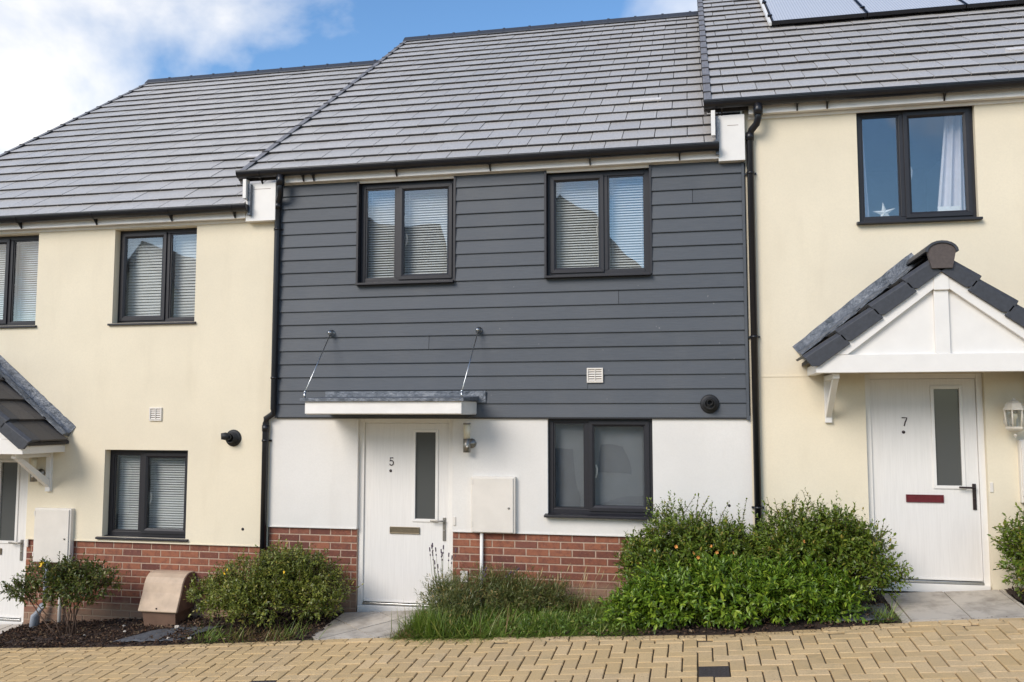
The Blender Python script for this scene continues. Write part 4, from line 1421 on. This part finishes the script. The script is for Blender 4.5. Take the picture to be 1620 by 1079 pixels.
# ---- boxed verge ends between the stepped roofs, and downpipes
def verge_box(house, xa, xb, z0, z1, xl):
    m = MB().box(xa, xb, -0.103, 0.01, z0, z1)
    o = m.build('verge_box', 'white_plastic', house, bevel=0.003)
    MB().box(xa + 0.09, xb - 0.06, -0.1045, -0.102, z0 + 0.355 , z0 + 0.359).build('joint_line', 'brown_base', o)
    MB().box(xl - 0.052, xl - 0.012, -0.19, -0.105, z0 + 0.24, z1 + 0.03).build('barge_end', 'white_plastic', o, bevel=0.003)
    MB().box(xl - 0.010, xl + 0.022, -0.15, -0.1035, z0 + 0.06, z1 - 0.02).build('lead_soaker', 'lead', o)
    return o


verge_box(h5, -1.855, -1.502, 4.175, 4.60, -1.80)
verge_box(hR, 3.262, 3.518, 4.555, 5.02, 3.245)

m = MB(); yg = -0.168; yp = -0.062
m.tube([(-1.415, yg, 4.66), (-1.415, yg, 4.50), (-1.43, yg + 0.03, 4.44), (-1.475, yp - 0.02, 4.40), (-1.490, yp, 4.35), (-1.490, yp, 4.0), (-1.490, yp, 2.10), (-1.495, yp, 2.05), (-1.58, yp + 0.012, 2.0), (-1.585, yp + 0.014, 1.95), (-1.585, yp + 0.014, -0.35)], 0.034, 16)
m.tube([(-1.415, yg, 4.66), (-1.415, yg, 4.54)], 0.045, 16); m.tube([(-1.49, yp, 4.30), (-1.49, yp, 4.38)], 0.041, 16)
m.tube([(-1.585, yp + 0.014, 1.93), (-1.585, yp + 0.014, 1.86)], 0.040, 16)
dp = m.build('downpipe', 'black_plastic', h5)
for x, z in ((-1.49, 4.08), (-1.49, 2.44), (-1.585, 1.76)): pipe_clip(dp, x, z, 0.0, yp + (0.014 if x < -1.5 else 0))
m = MB(); ypr = -0.055
m.tube([(3.645, yg, 5.09), (3.645, yg, 4.95), (3.63, yg + 0.03, 4.90), (3.585, ypr - 0.02, 4.86), (3.568, ypr, 4.81), (3.568, ypr, 0.1)], 0.034, 16)
m.tube([(3.645, yg, 5.09), (3.645, yg, 4.98)], 0.045, 16); m.tube([(3.568, ypr, 4.76), (3.568, ypr, 4.84)], 0.041, 16)
dp = m.build('downpipe', 'black_plastic', hR)
for z in (4.43, 2.80, 1.15): pipe_clip(dp, 3.568, z, -0.006, ypr)

# ------------------------------------------------------------------ gas meter box by the left wall
m = MB()
x0, x1 = -2.872, -2.415
lid = [(-0.005, 0.335), (-0.10, 0.335), (-0.15, 0.322), (-0.195, 0.29), (-0.23, 0.235), (-0.26, 0.14), (-0.335, -0.045), (-0.325, -0.055), (-0.005, -0.055)]
gb = thing('gas_meter_box', (-2.64, -0.2, -0.22), 'low brown plastic gas meter box with curved lid against the brick base', 'meter box')
m.prism(lid, x0, x1, 'x'); m.build('lid', 'brown_grp', gb, bevel=0.008)
b = MB()
b.add([(x0 + 0.03, -0.30, -0.054), (x1 - 0.03, -0.30, -0.054), (x1 - 0.03, -0.005, -0.054), (x0 + 0.03, -0.005, -0.054),
       (x0 + 0.05, -0.27, -0.27), (x1 - 0.04, -0.27, -0.27), (x1 - 0.04, -0.005, -0.27), (x0 + 0.05, -0.005, -0.27)],
      [(0, 1, 2, 3), (4, 7, 6, 5), (0, 4, 5, 1), (1, 5, 6, 2), (2, 6, 7, 3), (3, 7, 4, 0)])
b.build('base', 'brown_base', gb, bevel=0.006)  # shade under the lid is painted in by the darker brown
MB().prism([(-0.006, 0.325), (-0.10, 0.325), (-0.15, 0.312), (-0.185, 0.284), (-0.218, 0.235), (-0.25, 0.14), (-0.322, -0.05), (-0.006, -0.05)], x1 + 0.0005, x1 + 0.006, 'x').build('side_shade', 'brown_base', gb)  # thin skin whose darker brown paints the shade of the right side
MB().lathe([(0.008, -0.004), (0.008, 0.006)], (-2.655, -0.328, -0.015), 'y', 10).build('lock', 'rubber_black', gb)

# slate-coloured membrane showing in the beds, pale stones
def flap(name, pts, label, bumpy):
    V, F = [], []
    n, mm = 18, 10
    P = [np.array(p_) for p_ in pts]
    for i in range(n + 1):
        for j in range(mm + 1):
            u, v = i / n, j / mm
            q = (P[0] * (1 - u) + P[1] * u) * (1 - v) + (P[3] * (1 - u) + P[2] * u) * v
            z = gz(q[0], q[1]) + 0.022 + bumpy * math.sin(u * 5 + v * 3) * math.sin(v * 3.14) + 0.006 * math.sin(u * 23 + v * 11)
            V.append((q[0], q[1], z))
    F = [(i * (mm + 1) + j, (i + 1) * (mm + 1) + j, (i + 1) * (mm + 1) + j + 1, i * (mm + 1) + j + 1) for i in range(n) for j in range(mm)]
    m_ = MB().add(V, F, True)
    o = m_.build(name, 'slate_mat')
    s = o.modifiers.new('solid', 'SOLIDIFY'); s.thickness = 0.006
    return tag(o, label, 'membrane')


flap('weed_membrane', [(-2.78, -0.86), (-2.1, -0.88), (-1.78, -0.42), (-2.36, -0.42)], 'grey weed membrane showing on the bed before the brown gas box', 0.02)
flap('weed_membrane', [(4.18, -0.90), (4.60, -0.88), (4.60, -0.42), (4.10, -0.42)], 'dark weed membrane patch between the large shrub and the path to door 7', 0.01)
for k, (x, y, s) in enumerate([(-2.34, -0.42, 0.03), (-3.05, -0.3, 0.02), (-2.9, -0.5, 0.016), (-2.2, -0.8, 0.018), (-1.95, -0.82, 0.02), (-3.3, -0.6, 0.014)]):
    bm = bmesh.new(); bmesh.ops.create_icosphere(bm, subdivisions=2, radius=s)
    for v in bm.verts:
        v.co *= 1 + 0.28 * math.sin(v.co.x * 190 + k) * math.cos(v.co.y * 160 + k * 2)
        v.co.z *= 0.65
    me = bpy.data.meshes.new('stone'); bm.to_mesh(me); bm.free(); me.materials.append(M['pale_stone'])
    o = link('stone', me, None, Matrix.Translation((x, y, gz(x, y) + 0.012 + s * 0.35)))
    tag(o, 'small pale stone lying on the bark near the brown gas box', 'stone', 'pale stones in the bark bed')


# ------------------------------------------------------------------ planting
def leaf_batch(P, D, N, L, W, curl=0.12):
    """P base points, D directions, N leaf normals (unit), L, W sizes -> folded six-vertex leaves"""
    S = np.cross(D, N); S /= np.linalg.norm(S, axis=1, keepdims=True) + 1e-9
    N2 = np.cross(S, D)
    L = L[:, None]; W = W[:, None]
    b = P
    m1 = P + D * L * 0.42 + N2 * L * 0.03
    tip = P + D * L - N2 * L * curl
    l1 = P + D * L * 0.36 + S * W * 0.5 + N2 * W * 0.22
    r1 = P + D * L * 0.36 - S * W * 0.5 + N2 * W * 0.22
    l2 = P + D * L * 0.72 + S * W * 0.34 + N2 * (W * 0.12 - L * curl * 0.4)
    r2 = P + D * L * 0.72 - S * W * 0.34 + N2 * (W * 0.12 - L * curl * 0.4)
    mid2 = P + D * L * 0.74 - N2 * L * curl * 0.4
    V = np.stack([b, m1, mid2, tip, l1, l2, r1, r2], 1).reshape(-1, 3)
    n = len(P)
    k = np.arange(n)[:, None] * 8
    T = np.concatenate([k + np.array(t_) for t_ in ((0, 1, 4), (0, 6, 1), (4, 1, 2), (4, 2, 5), (1, 6, 7), (1, 7, 2), (5, 2, 3), (2, 7, 3))])
    return V, T


def unit(a):
    return a / (np.linalg.norm(a, axis=-1, keepdims=True) + 1e-9)


def shoots(blobs, n, length, per, leafL, leafW, up=0.55, spread=0.9, seed=0, shell=0.55, droop=0.0):
    """leafy shoots that start inside the blobs and grow outwards; returns leaves and shoot axes"""
    rng = np.random.default_rng(seed)
    lumps = []                               # uneven outline: satellite lumps over each mound, of different density
    for c, r in blobs:
        lumps.append((c, tuple(0.86 * v for v in r)))
        for k in range(7):
            d = unit(rng.normal(size=3)); d[2] = abs(d[2]) * 0.9 - 0.25
            q = rng.uniform(0.28, 0.52)
            lumps.append((tuple(np.array(c) + d * np.array(r) * rng.uniform(0.62, 0.95)), tuple(q * v for v in r)))
    blobs = lumps
    vol = np.array([b[1][0] * b[1][1] * b[1][2] for b in blobs]) ** 0.67
    pick = rng.choice(len(blobs), n, p=vol / vol.sum())
    C = np.array([b[0] for b in blobs])[pick]; Rr = np.array([b[1] for b in blobs])[pick]
    dirs = unit(rng.normal(size=(n, 3)))
    rad = shell + (1 - shell) * rng.random(n) ** 0.6
    base = C + dirs * Rr * rad[:, None]
    base += rng.normal(size=(n, 3)) * 0.012
    nrm = unit(dirs / Rr)
    D = unit(nrm * spread + np.array([0, 0, up]) + rng.normal(size=(n, 3)) * 0.45)
    Ls = length * rng.uniform(0.5, 1.35, n)
    LV, LP, LD, LN, LL, LW_ = [], [], [], [], [], []
    side = unit(np.cross(D, rng.normal(size=(n, 3))))
    for k in range(per):
        t_ = (k + 0.6) / per
        p_ = base + D * (Ls * t_)[:, None] + np.array([0, 0, -droop]) * (t_ ** 2 * Ls)[:, None]
        an = k * 2.4 + rng.random(n) * 0.7
        bi = np.cross(D, side)
        rad_ = side * np.cos(an)[:, None] + bi * np.sin(an)[:, None]
        d_ = unit(rad_ * (1.0 - 0.45 * t_) + D * (0.35 + 0.7 * t_) + rng.normal(size=(n, 3)) * 0.22)
        nn = unit(D * 0.7 - rad_ * 0.2 + np.array([0, 0, 0.8]) + rng.normal(size=(n, 3)) * 0.35)
        nn = unit(nn - d_ * np.sum(nn * d_, axis=1, keepdims=True))
        LP.append(p_); LD.append(d_); LN.append(nn)
        z_ = rng.uniform(0.45, 1.3, n)
        LL.append(leafL * z_ * (1.0 - 0.35 * t_)); LW_.append(leafW * z_ * rng.uniform(0.8, 1.15, n) * (1.0 - 0.3 * t_))
    P = np.concatenate(LP); D_ = np.concatenate(LD); N_ = np.concatenate(LN); L_ = np.concatenate(LL); W_ = np.concatenate(LW_)
    keep = P[:, 2] > gz(P[:, 0], P[:, 1]) + 0.004
    keep &= P[:, 1] < -0.075
    V, T = leaf_batch(P[keep], D_[keep], N_[keep], L_[keep], W_[keep])
    return V, T, base, base + D * Ls[:, None]


def shrub(name, root, label, mat, blobs, n, length, per, leafL, leafW, seed, group=None, stems=10, up=0.55, stem_r=0.008, extra=None, cat='shrub', twigs=0.4, shell=0.55):
    s = thing(name, root, label, cat, group)
    V, T, a, b = shoots(blobs, n, length, per, leafL, leafW, up, 0.9, seed, shell)
    parts = [(V, T)]
    if extra:
        for (bl, n2, l2, p2, fl, fw) in extra:
            V2, T2, a2, b2 = shoots(bl, n2, l2, p2, fl, fw, 1.0, 0.5, seed + 5, 0.75)
            parts.append((V2, T2)); a = np.concatenate([a, a2]); b = np.concatenate([b, b2])
    off = 0; VV, TT = [], []
    for V_, T_ in parts:
        VV.append(V_); TT.append(T_ + off); off += len(V_)
    link('leaves', raw_mesh('leaves', np.concatenate(VV), np.concatenate(TT), mat), s, Matrix.Identity(4))
    rng = np.random.default_rng(seed + 1)
    m_ = MB()
    r0 = Vector(root)
    for k in range(stems):
        c, rr = blobs[rng.integers(len(blobs))]
        tgt = Vector(c) + Vector(rng.normal(size=3)) * 0.3 * min(rr)
        st = r0 + Vector((rng.uniform(-1, 1) * 0.10, rng.uniform(-1, 1) * 0.05, -0.03))
        mid = st.lerp(tgt, 0.5) + Vector(rng.normal(size=3) * 0.03) + Vector((0, 0, 0.03))
        m_.tube([st, st.lerp(mid, 0.5) + Vector(rng.normal(size=3) * 0.012), mid, tgt], [stem_r, stem_r * 0.85, stem_r * 0.7, stem_r * 0.4], 6)
    idx = rng.choice(len(a), int(len(a) * twigs), replace=False)
    for i in idx:
        p0, p1 = Vector(a[i]), Vector(b[i])
        if min(p0.z - gz(p0.x, p0.y), p1.z - gz(p1.x, p1.y)) < 0 or max(p0.y, p1.y) > -0.03: continue
        m_.tube([p0, p0.lerp(p1, 0.5) + Vector((0, 0, 0.004)), p1], [0.0028, 0.0022, 0.0012], 4, cap=False)
    m_.build('branches', 'bark', s)
    return s


def flowers(parent, pts, mat, r, name='flower'):
    for (x, y, z) in pts:
        m_ = MB()
        for k in range(5):
            an = k * 2 * math.pi / 5 + x * 7
            q_ = Matrix.Rotation(math.sin(x * 37 + z * 11) * 0.9, 3, 'X') @ Matrix.Rotation(math.cos(x * 53 + y * 17) * 0.9, 3, 'Z')
            d_ = (q_ @ Vector((math.cos(an), -0.7, math.sin(an)))).normalized()
            s_ = q_ @ Vector((-math.sin(an), 0.0, math.cos(an)))
            c = Vector((x, y, z))
            m_.add([c, c + d_ * r * 0.6 + s_ * r * 0.42, c + d_ * r * 1.1, c + d_ * r * 0.6 - s_ * r * 0.42], [(0, 1, 2), (0, 2, 3)])
        m_.build(name, mat, parent)


G = lambda x, y, h: (x, y, float(gz(x, y)) + h)

# small open shrub before the left meter box
sA = shrub('shrub', G(-3.55, -0.55, 0), 'small open dark shrub on bare stems before the left meter box, with one yellow flower', 'leaf_dark',
           [(G(-3.72, -0.55, 0.62), (0.36, 0.24, 0.17)), (G(-3.36, -0.55, 0.56), (0.30, 0.24, 0.19)), (G(-4.05, -0.58, 0.50), (0.18, 0.15, 0.09)), (G(-3.55, -0.5, 0.45), (0.34, 0.2, 0.12))],
           800, 0.10, 9, 0.046, 0.023, 21, 'shrubs in the front beds', 9, 0.35, 0.009, [([(G(-4.15, -0.6, 0.46), (0.12, 0.12, 0.06))], 16, 0.12, 8, 0.034, 0.016), ([(G(-3.1, -0.5, 0.55), (0.12, 0.12, 0.10))], 16, 0.10, 8, 0.034, 0.016)], twigs=0.9, shell=0.2)
flowers(sA, [G(-3.80, -0.66, 0.80), G(-3.77, -0.69, 0.775)], 'yellow_petal', 0.032)

# spreading shrub left of door 5
sB = shrub('shrub', G(-1.25, -0.42, 0), 'wide olive green shrub left of door 5 with a few yellow flowers', 'leaf_olive',
           [(G(-1.55, -0.48, 0.40), (0.42, 0.32, 0.26)), (G(-1.05, -0.42, 0.46), (0.40, 0.30, 0.30)), (G(-0.84, -0.46, 0.34), (0.30, 0.30, 0.25)), (G(-1.30, -0.62, 0.30), (0.42, 0.22, 0.20)), (G(-1.90, -0.45, 0.34), (0.26, 0.22, 0.15)), (G(-0.70, -0.48, 0.27), (0.20, 0.24, 0.18))],
           2500, 0.12, 10, 0.045, 0.022, 33, 'shrubs in the front beds', 16, 0.5, 0.007,
           [([(G(-1.2, -0.42, 0.62), (0.5, 0.2, 0.10))], 90, 0.12, 9, 0.030, 0.014), ([(G(-0.58, -0.46, 0.32), (0.12, 0.14, 0.20))], 60, 0.17, 8, 0.036, 0.018)], twigs=0.5)
flowers(sB, [G(-1.58, -0.78, 0.66), G(-1.60, -0.80, 0.635), G(-1.0, -0.72, 0.60)], 'yellow_petal', 0.020)

# large mixed planting between the houses: two taller shrubs behind, a lush low one in front
sC = shrub('shrub', G(2.85, -0.40, 0), 'tall green shrub with orange flowers below the right of the ground-floor window of house 5', 'leaf_mid',
           [(G(2.80, -0.42, 0.56), (0.36, 0.28, 0.36)), (G(3.20, -0.40, 0.48), (0.34, 0.28, 0.32)), (G(2.62, -0.46, 0.40), (0.30, 0.26, 0.30))],
           1800, 0.13, 11, 0.052, 0.024, 41, 'shrubs in the front beds', 14, 0.75, 0.007,
           [([(G(2.78, -0.40, 0.86), (0.26, 0.16, 0.10)), (G(3.22, -0.38, 0.74), (0.22, 0.15, 0.10))], 60, 0.17, 13, 0.038, 0.018)], twigs=0.3)
flowers(sC, [G(2.46, -0.70, 0.52), G(2.80, -0.68, 0.66), G(3.12, -0.66, 0.64), G(3.16, -0.70, 0.60), G(3.30, -0.70, 0.58), G(2.95, -0.72, 0.60), G(3.0, -0.74, 0.57), G(3.04, -0.74, 0.45), G(2.60, -0.72, 0.64)], 'orange_petal', 0.021)
sD = shrub('shrub', G(4.0, -0.42, 0), 'tall bushy green shrub in front of the wall left of door 7', 'leaf_mid',
           [(G(3.85, -0.44, 0.50), (0.40, 0.30, 0.38)), (G(4.22, -0.44, 0.48), (0.34, 0.28, 0.36)), (G(4.45, -0.48, 0.36), (0.24, 0.26, 0.28))],
           2100, 0.13, 11, 0.053, 0.025, 52, 'shrubs in the front beds', 14, 0.7, 0.007,
           [([(G(3.75, -0.42, 0.80), (0.22, 0.15, 0.10)), (G(4.15, -0.42, 0.82), (0.25, 0.15, 0.10)), (G(4.5, -0.44, 0.56), (0.14, 0.14, 0.12))], 80, 0.16, 12, 0.040, 0.019)], twigs=0.3)
flowers(sD, [G(3.62, -0.70, 0.60), G(3.70, -0.74, 0.48), G(3.90, -0.72, 0.66)], 'orange_petal', 0.021)
sE = shrub('shrub', G(3.25, -0.82, 0), 'low lush bright green shrub spreading over the paving edge between the two doors', 'leaf_lush',
           [(G(2.75, -0.82, 0.24), (0.42, 0.30, 0.26)), (G(3.25, -0.84, 0.27), (0.45, 0.30, 0.29)), (G(3.75, -0.78, 0.25), (0.42, 0.28, 0.27)), (G(4.02, -0.72, 0.20), (0.24, 0.24, 0.20)), (G(2.42, -0.78, 0.16), (0.22, 0.24, 0.16))],
           3300, 0.10, 9, 0.066, 0.024, 63, 'shrubs in the front beds', 14, 0.45, 0.006, None, twigs=0.15)
sF = shrub('shrub', G(5.98, -0.48, 0), 'green shrub right of door 7 cut by the photo edge', 'leaf_mid',
           [(G(5.92, -0.46, 0.45), (0.24, 0.26, 0.34)), (G(6.28, -0.45, 0.50), (0.34, 0.28, 0.38)), (G(6.02, -0.60, 0.25), (0.30, 0.2, 0.22)), (G(5.80, -0.50, 0.34), (0.20, 0.22, 0.26)), (G(6.65, -0.45, 0.45), (0.3, 0.26, 0.34))],
           2300, 0.13, 11, 0.053, 0.025, 74, 'shrubs in the front beds', 12, 0.65, 0.007,
           [([(G(6.15, -0.44, 0.80), (0.28, 0.15, 0.10)), (G(5.74, -0.46, 0.52), (0.10, 0.12, 0.14))], 60, 0.16, 12, 0.040, 0.019)], twigs=0.3)


def blades(base, ang, lean, L, W, seg=4, droop=0.35):
    """curved ribbons"""
    n = len(base)
    dirh = np.stack([np.cos(ang), np.sin(ang), np.zeros(n)], 1)
    side = np.stack([-np.sin(ang + 0.6), np.cos(ang + 0.6), np.zeros(n)], 1)
    rows = []
    for k in range(seg + 1):
        t_ = k / seg
        w = W * (1 - t_ ** 1.6) * 0.5 + 0.0002
        h = L * (t_ * np.cos(lean) - droop * lean * t_ ** 2.2)
        o = L * (t_ * np.sin(lean) + 0.25 * t_ ** 2 * np.sin(lean))
        c = base + dirh * o[:, None] + np.stack([np.zeros(n), np.zeros(n), h], 1)
        rows += [c - side * w[:, None], c + side * w[:, None]]
    V = np.stack(rows, 1).reshape(-1, 3)
    s = 2 * (seg + 1)
    k0 = np.arange(n)[:, None] * s
    F = np.concatenate([k0 + np.array((2 * k, 2 * k + 1, 2 * k + 3, 2 * k + 2)) for k in range(seg)])
    return V, F


def tuft(name, label, cat, xa, xb, ya, yb, n, L, W, mat, seed, hf=None, lean=(0.15, 1.0), clump=None):
    rng = np.random.default_rng(seed)
    x = rng.uniform(xa, xb, n)
    e = np.array([edge_y(v) for v in x])
    y = np.maximum(rng.uniform(ya, yb, n), e - 0.03 * rng.random(n))
    if clump:
        k = rng.integers(len(clump), size=n)
        cc = np.array(clump)[k]
        x = cc[:, 0] + rng.normal(size=n) * cc[:, 2]; y = np.minimum(cc[:, 1] + rng.normal(size=n) * cc[:, 2] * 0.8, -0.06)
        y = np.maximum(y, np.array([edge_y(v) for v in x]) - 0.02)
    h = np.ones(n) if hf is None else hf(x, y)
    base = np.stack([x, y, gz(x, y) - 0.01], 1)
    Ls = L * h * rng.uniform(0.45, 1.15, n)
    V, F = blades(base, rng.uniform(0, 2 * np.pi, n), rng.uniform(*lean, n), Ls, W * rng.uniform(0.6, 1.3, n))
    V[:, 1] = np.minimum(V[:, 1], -0.015)
    V[:, 2] = np.maximum(V[:, 2], gz(V[:, 0], V[:, 1]) + 0.002)
    return V, F


def stuff(name, label, cat, VF, mat):
    off = 0; VV, FF = [], []
    for V_, F_ in VF:
        VV.append(V_); FF.append(F_ + off); off += len(V_)
    o = link(name, raw_mesh(name, np.concatenate(VV), np.concatenate(FF), mat), None, Matrix.Identity(4))
    return tag(o, label, cat, kind='stuff')


rng0 = np.random.default_rng(80)
hfun = lambda x, y: np.interp(x, [0.25, 0.5, 0.8, 1.2, 1.6, 2.0, 2.6], [0.55, 1.0, 1.0, 0.9, 0.8, 0.62, 0.6])
gc = [(x_, y_, s_) for x_, y_, s_ in zip(rng0.uniform(0.30, 2.55, 60), rng0.uniform(-0.98, -0.15, 60), rng0.uniform(0.03, 0.10, 60))]
g1 = tuft('', '', '', 0.26, 2.6, -1.0, -0.12, 4200, 0.17, 0.0065, '', 81, hfun, (0.3, 1.45))
g1b = tuft('', '', '', 0, 1, 0, 1, 6000, 0.27, 0.0072, '', 86, hfun, (0.15, 1.5), clump=gc)
g2 = tuft('', '', '', 0.20, 2.5, -1.05, -0.80, 3200, 0.13, 0.006, '', 82, None, (0.5, 1.5))
g2b = tuft('', '', '', 0, 1, 0, 1, 1500, 0.30, 0.0065, '', 87, None, (0.1, 0.9), clump=[(0.42, -0.80, 0.07), (0.48, -0.62, 0.07), (0.60, -0.86, 0.08)])
stuff('grass', 'rough green grass growing on the bed between door 5 and the large shrub', 'grass', [g1, g1b, g2, g2b], 'grass_blade')
g3 = tuft('', '', '', 0, 1, 0, 1, 420, 0.32, 0.006, '', 83, None, (0.1, 1.2), clump=[(0.6, -0.7, 0.15), (1.1, -0.8, 0.2), (1.62, -0.35, 0.16), (1.95, -0.30, 0.14), (1.35, -0.25, 0.12)])
g4 = tuft('', '', '', 0, 1, 0, 1, 520, 0.17, 0.006, '', 84, None, (0.3, 1.3), clump=[(0.33, -0.92, 0.07), (0.30, -0.80, 0.05), (-1.1, -0.85, 0.10), (-1.35, -0.85, 0.10), (-0.95, -0.86, 0.08)])
wb = [(G(x_, y_, 0.03), (0.10, 0.09, 0.06)) for x_, y_ in zip(rng0.uniform(0.42, 2.5, 34), rng0.uniform(-0.95, -0.55, 34))]
wV, wT, _, _ = shoots(wb, 620, 0.07, 6, 0.042, 0.017, 0.5, 0.8, 88, 0.2)
tag(link('weeds', raw_mesh('weeds', wV, wT, 'weed_leaf'), None, Matrix.Identity(4)), 'low leafy weeds growing through the grass beside door 5', 'weeds', kind='stuff')
stuff('dry_grass', 'straw coloured dry grass among the green in the front beds', 'dry grass', [g3, g4], 'dry_leaf')
g5 = tuft('', '', '', 0, 1, 0, 1, 420, 0.24, 0.0055, '', 85, None, (0.3, 1.2), clump=[(-1.5, -0.84, 0.12), (-1.75, -0.83, 0.08), (-0.9, -0.82, 0.10), (4.52, -0.86, 0.05)])
stuff('grass', 'thin grass tufts at the foot of the wide olive shrub', 'grass', [g5], 'grass_blade')

# lavender: a mound of fine grey-green foliage with dead flower stalks
lav = thing('lavender', G(0.80, -0.45, 0), 'grey-green lavender mound with dark spent flower stalks beside door 5', 'lavender', None)
rng = np.random.default_rng(91)
cl = [(0.52, -0.42, 0.09), (0.68, -0.48, 0.12), (0.90, -0.40, 0.13), (1.12, -0.36, 0.13), (1.36, -0.34, 0.11), (0.75, -0.70, 0.13)]
V, T, _, _ = shoots([(G(0.66, -0.44, 0.22), (0.22, 0.24, 0.21)), (G(0.98, -0.40, 0.21), (0.28, 0.24, 0.20)), (G(1.32, -0.36, 0.17), (0.26, 0.22, 0.16)), (G(1.62, -0.32, 0.11), (0.20, 0.18, 0.11)), (G(0.72, -0.66, 0.16), (0.22, 0.18, 0.16))],
                    1500, 0.15, 13, 0.064, 0.0085, 0.8, 0.8, 92, 0.35)
link('foliage', raw_mesh('foliage', V, T, 'lavender_leaf'), lav, Matrix.Identity(4))
for k in range(17):
    x, y = rng.uniform(0.30, 0.64), rng.uniform(-0.55, -0.3)
    if k > 12: x = rng.uniform(0.9, 1.4)
    h = rng.uniform(0.48, 0.72) if k <= 12 else rng.uniform(0.40, 0.5)
    b0 = Vector(G(x * 0.6 + 0.26, y, 0.15)); tp = Vector(G(x, y + rng.uniform(-0.05, 0.05), h))
    m_ = MB(); mid = b0.lerp(tp, 0.55) + Vector((-0.02, 0, 0.02))
    m_.tube([b0, mid, tp], [0.0022, 0.0018, 0.0015], 5)
    st = m_.build('stalk', 'lavender_leaf', lav)
    hd = MB(); d_ = (tp - mid).normalized()
    for q in range(4):
        c = tp + d_ * (q * 0.013 - (0.028 if q == 0 else 0))
        hd.lathe([(0.002, -0.008), (0.0075, 0.0), (0.006, 0.008), (0.001, 0.012)], tuple(c), 'z', 6)
    hd.build('flower_head', 'lavender_head', st)
for k in range(9):                              # dry seed heads against the brick
    x, y = rng.uniform(1.35, 2.15), rng.uniform(-0.42, -0.2)
    b0, tp = Vector(G(x, y, 0.0)), Vector(G(x + rng.uniform(-0.05, 0.18), y, rng.uniform(0.30, 0.46)))
    m_ = MB().tube([b0, b0.lerp(tp, 0.6) + Vector((-0.02, 0, 0.02)), tp], [0.002, 0.0016, 0.001], 5)
    d_ = (tp - b0).normalized()
    m_.tube([tp - d_ * 0.05, tp - d_ * 0.01, tp + d_ * 0.05], [0.001, 0.006, 0.001], 5)
    tag(m_.build('seed_head', 'straw'), 'dry straw grass seed head standing against the brick base', 'seed head', 'seed heads by the brick')


# ------------------------------------------------------------------ houses across the street (they show in the window panes)
simple('far_render', (0.55, 0.50, 0.40), 0.9, 0.06, 1.0)
simple('far_roof', (0.085, 0.078, 0.075), 0.7, 0.2, 8.0)


def opposite(cx, hw, zb, zeave, zridge, gable, label):
    yF, yB = -22.0, -30.0
    h = thing('opposite_house', (cx, yF, zb), label, 'house', 'houses across the street')
    m = MB()
    if gable:
        m.prism([(cx - hw, zb), (cx + hw, zb), (cx + hw, zeave), (cx, zridge - 0.15), (cx - hw, zeave)], yB, yF, 'y')
    else:
        m.prism([(yF, zb), (yF, zeave), ((yF + yB) / 2, zridge - 0.15), (yB, zeave), (yB, zb)], cx - hw, cx + hw, 'x')
    m.build('wall', 'far_render', h)
    for s_ in (-1, 1):
        t_ = 0.12
        if gable:
            k = (zridge - zeave) / hw; e = hw + 0.3
            MB().prism([(cx, zridge), (cx + s_ * e, zridge - k * e), (cx + s_ * e, zridge - k * e - t_), (cx, zridge - t_)], yB - 0.2, yF + 0.25, 'y').build('roof', 'far_roof', h)
        else:
            ym = (yF + yB) / 2; dpt = (yF - yB) / 2; k = (zridge - zeave) / dpt; e = dpt + 0.35
            MB().prism([(ym, zridge), (ym + s_ * e, zridge - k * e), (ym + s_ * e, zridge - k * e - t_), (ym, zridge - t_)], cx - hw - 0.15, cx + hw + 0.15, 'x').build('roof', 'far_roof', h)
    for zc in (zb + 0.95, zb + 3.6):
        for xx in (cx - hw * 0.52, cx + hw * 0.52):
            w_ = MB()
            for bx in ((-0.6, 0.6, 0.0, 0.07), (-0.6, 0.6, 1.13, 1.2), (-0.6, -0.53, 0.07, 1.13), (0.53, 0.6, 0.07, 1.13), (-0.035, 0.035, 0.07, 1.13)):
                w_.box(xx + bx[0], xx + bx[1], yF - 0.01, yF + 0.04, zc + bx[2], zc + bx[3])
            wi = w_.build('window', 'frame_grey', h)
            MB().box(xx - 0.53, xx + 0.53, yF - 0.005, yF + 0.012, zc + 0.07, zc + 1.13).build('pane', 'frosted_glass', wi)
    d_ = MB().box(cx - 0.48, cx + 0.48, yF - 0.01, yF + 0.05, zb + 0.05, zb + 2.1).build('door', 'frame_grey', h)
    MB().box(cx + 0.12, cx + 0.30, yF + 0.045, yF + 0.056, zb + 1.0, zb + 1.9).build('pane', 'frosted_glass', d_)


opposite(-1.6, 3.3, -1.1, 6.6, 9.9, True, 'gable-fronted rendered house across the street, reflected in the upper window over door 5')
opposite(-11.0, 3.3, -1.8, 6.3, 10.0, False, 'wide-roofed rendered house across the street, left of the gabled one')
opposite(-18.4, 3.0, -2.0, 5.6, 8.9, True, 'gable-fronted rendered house across the street, furthest left')
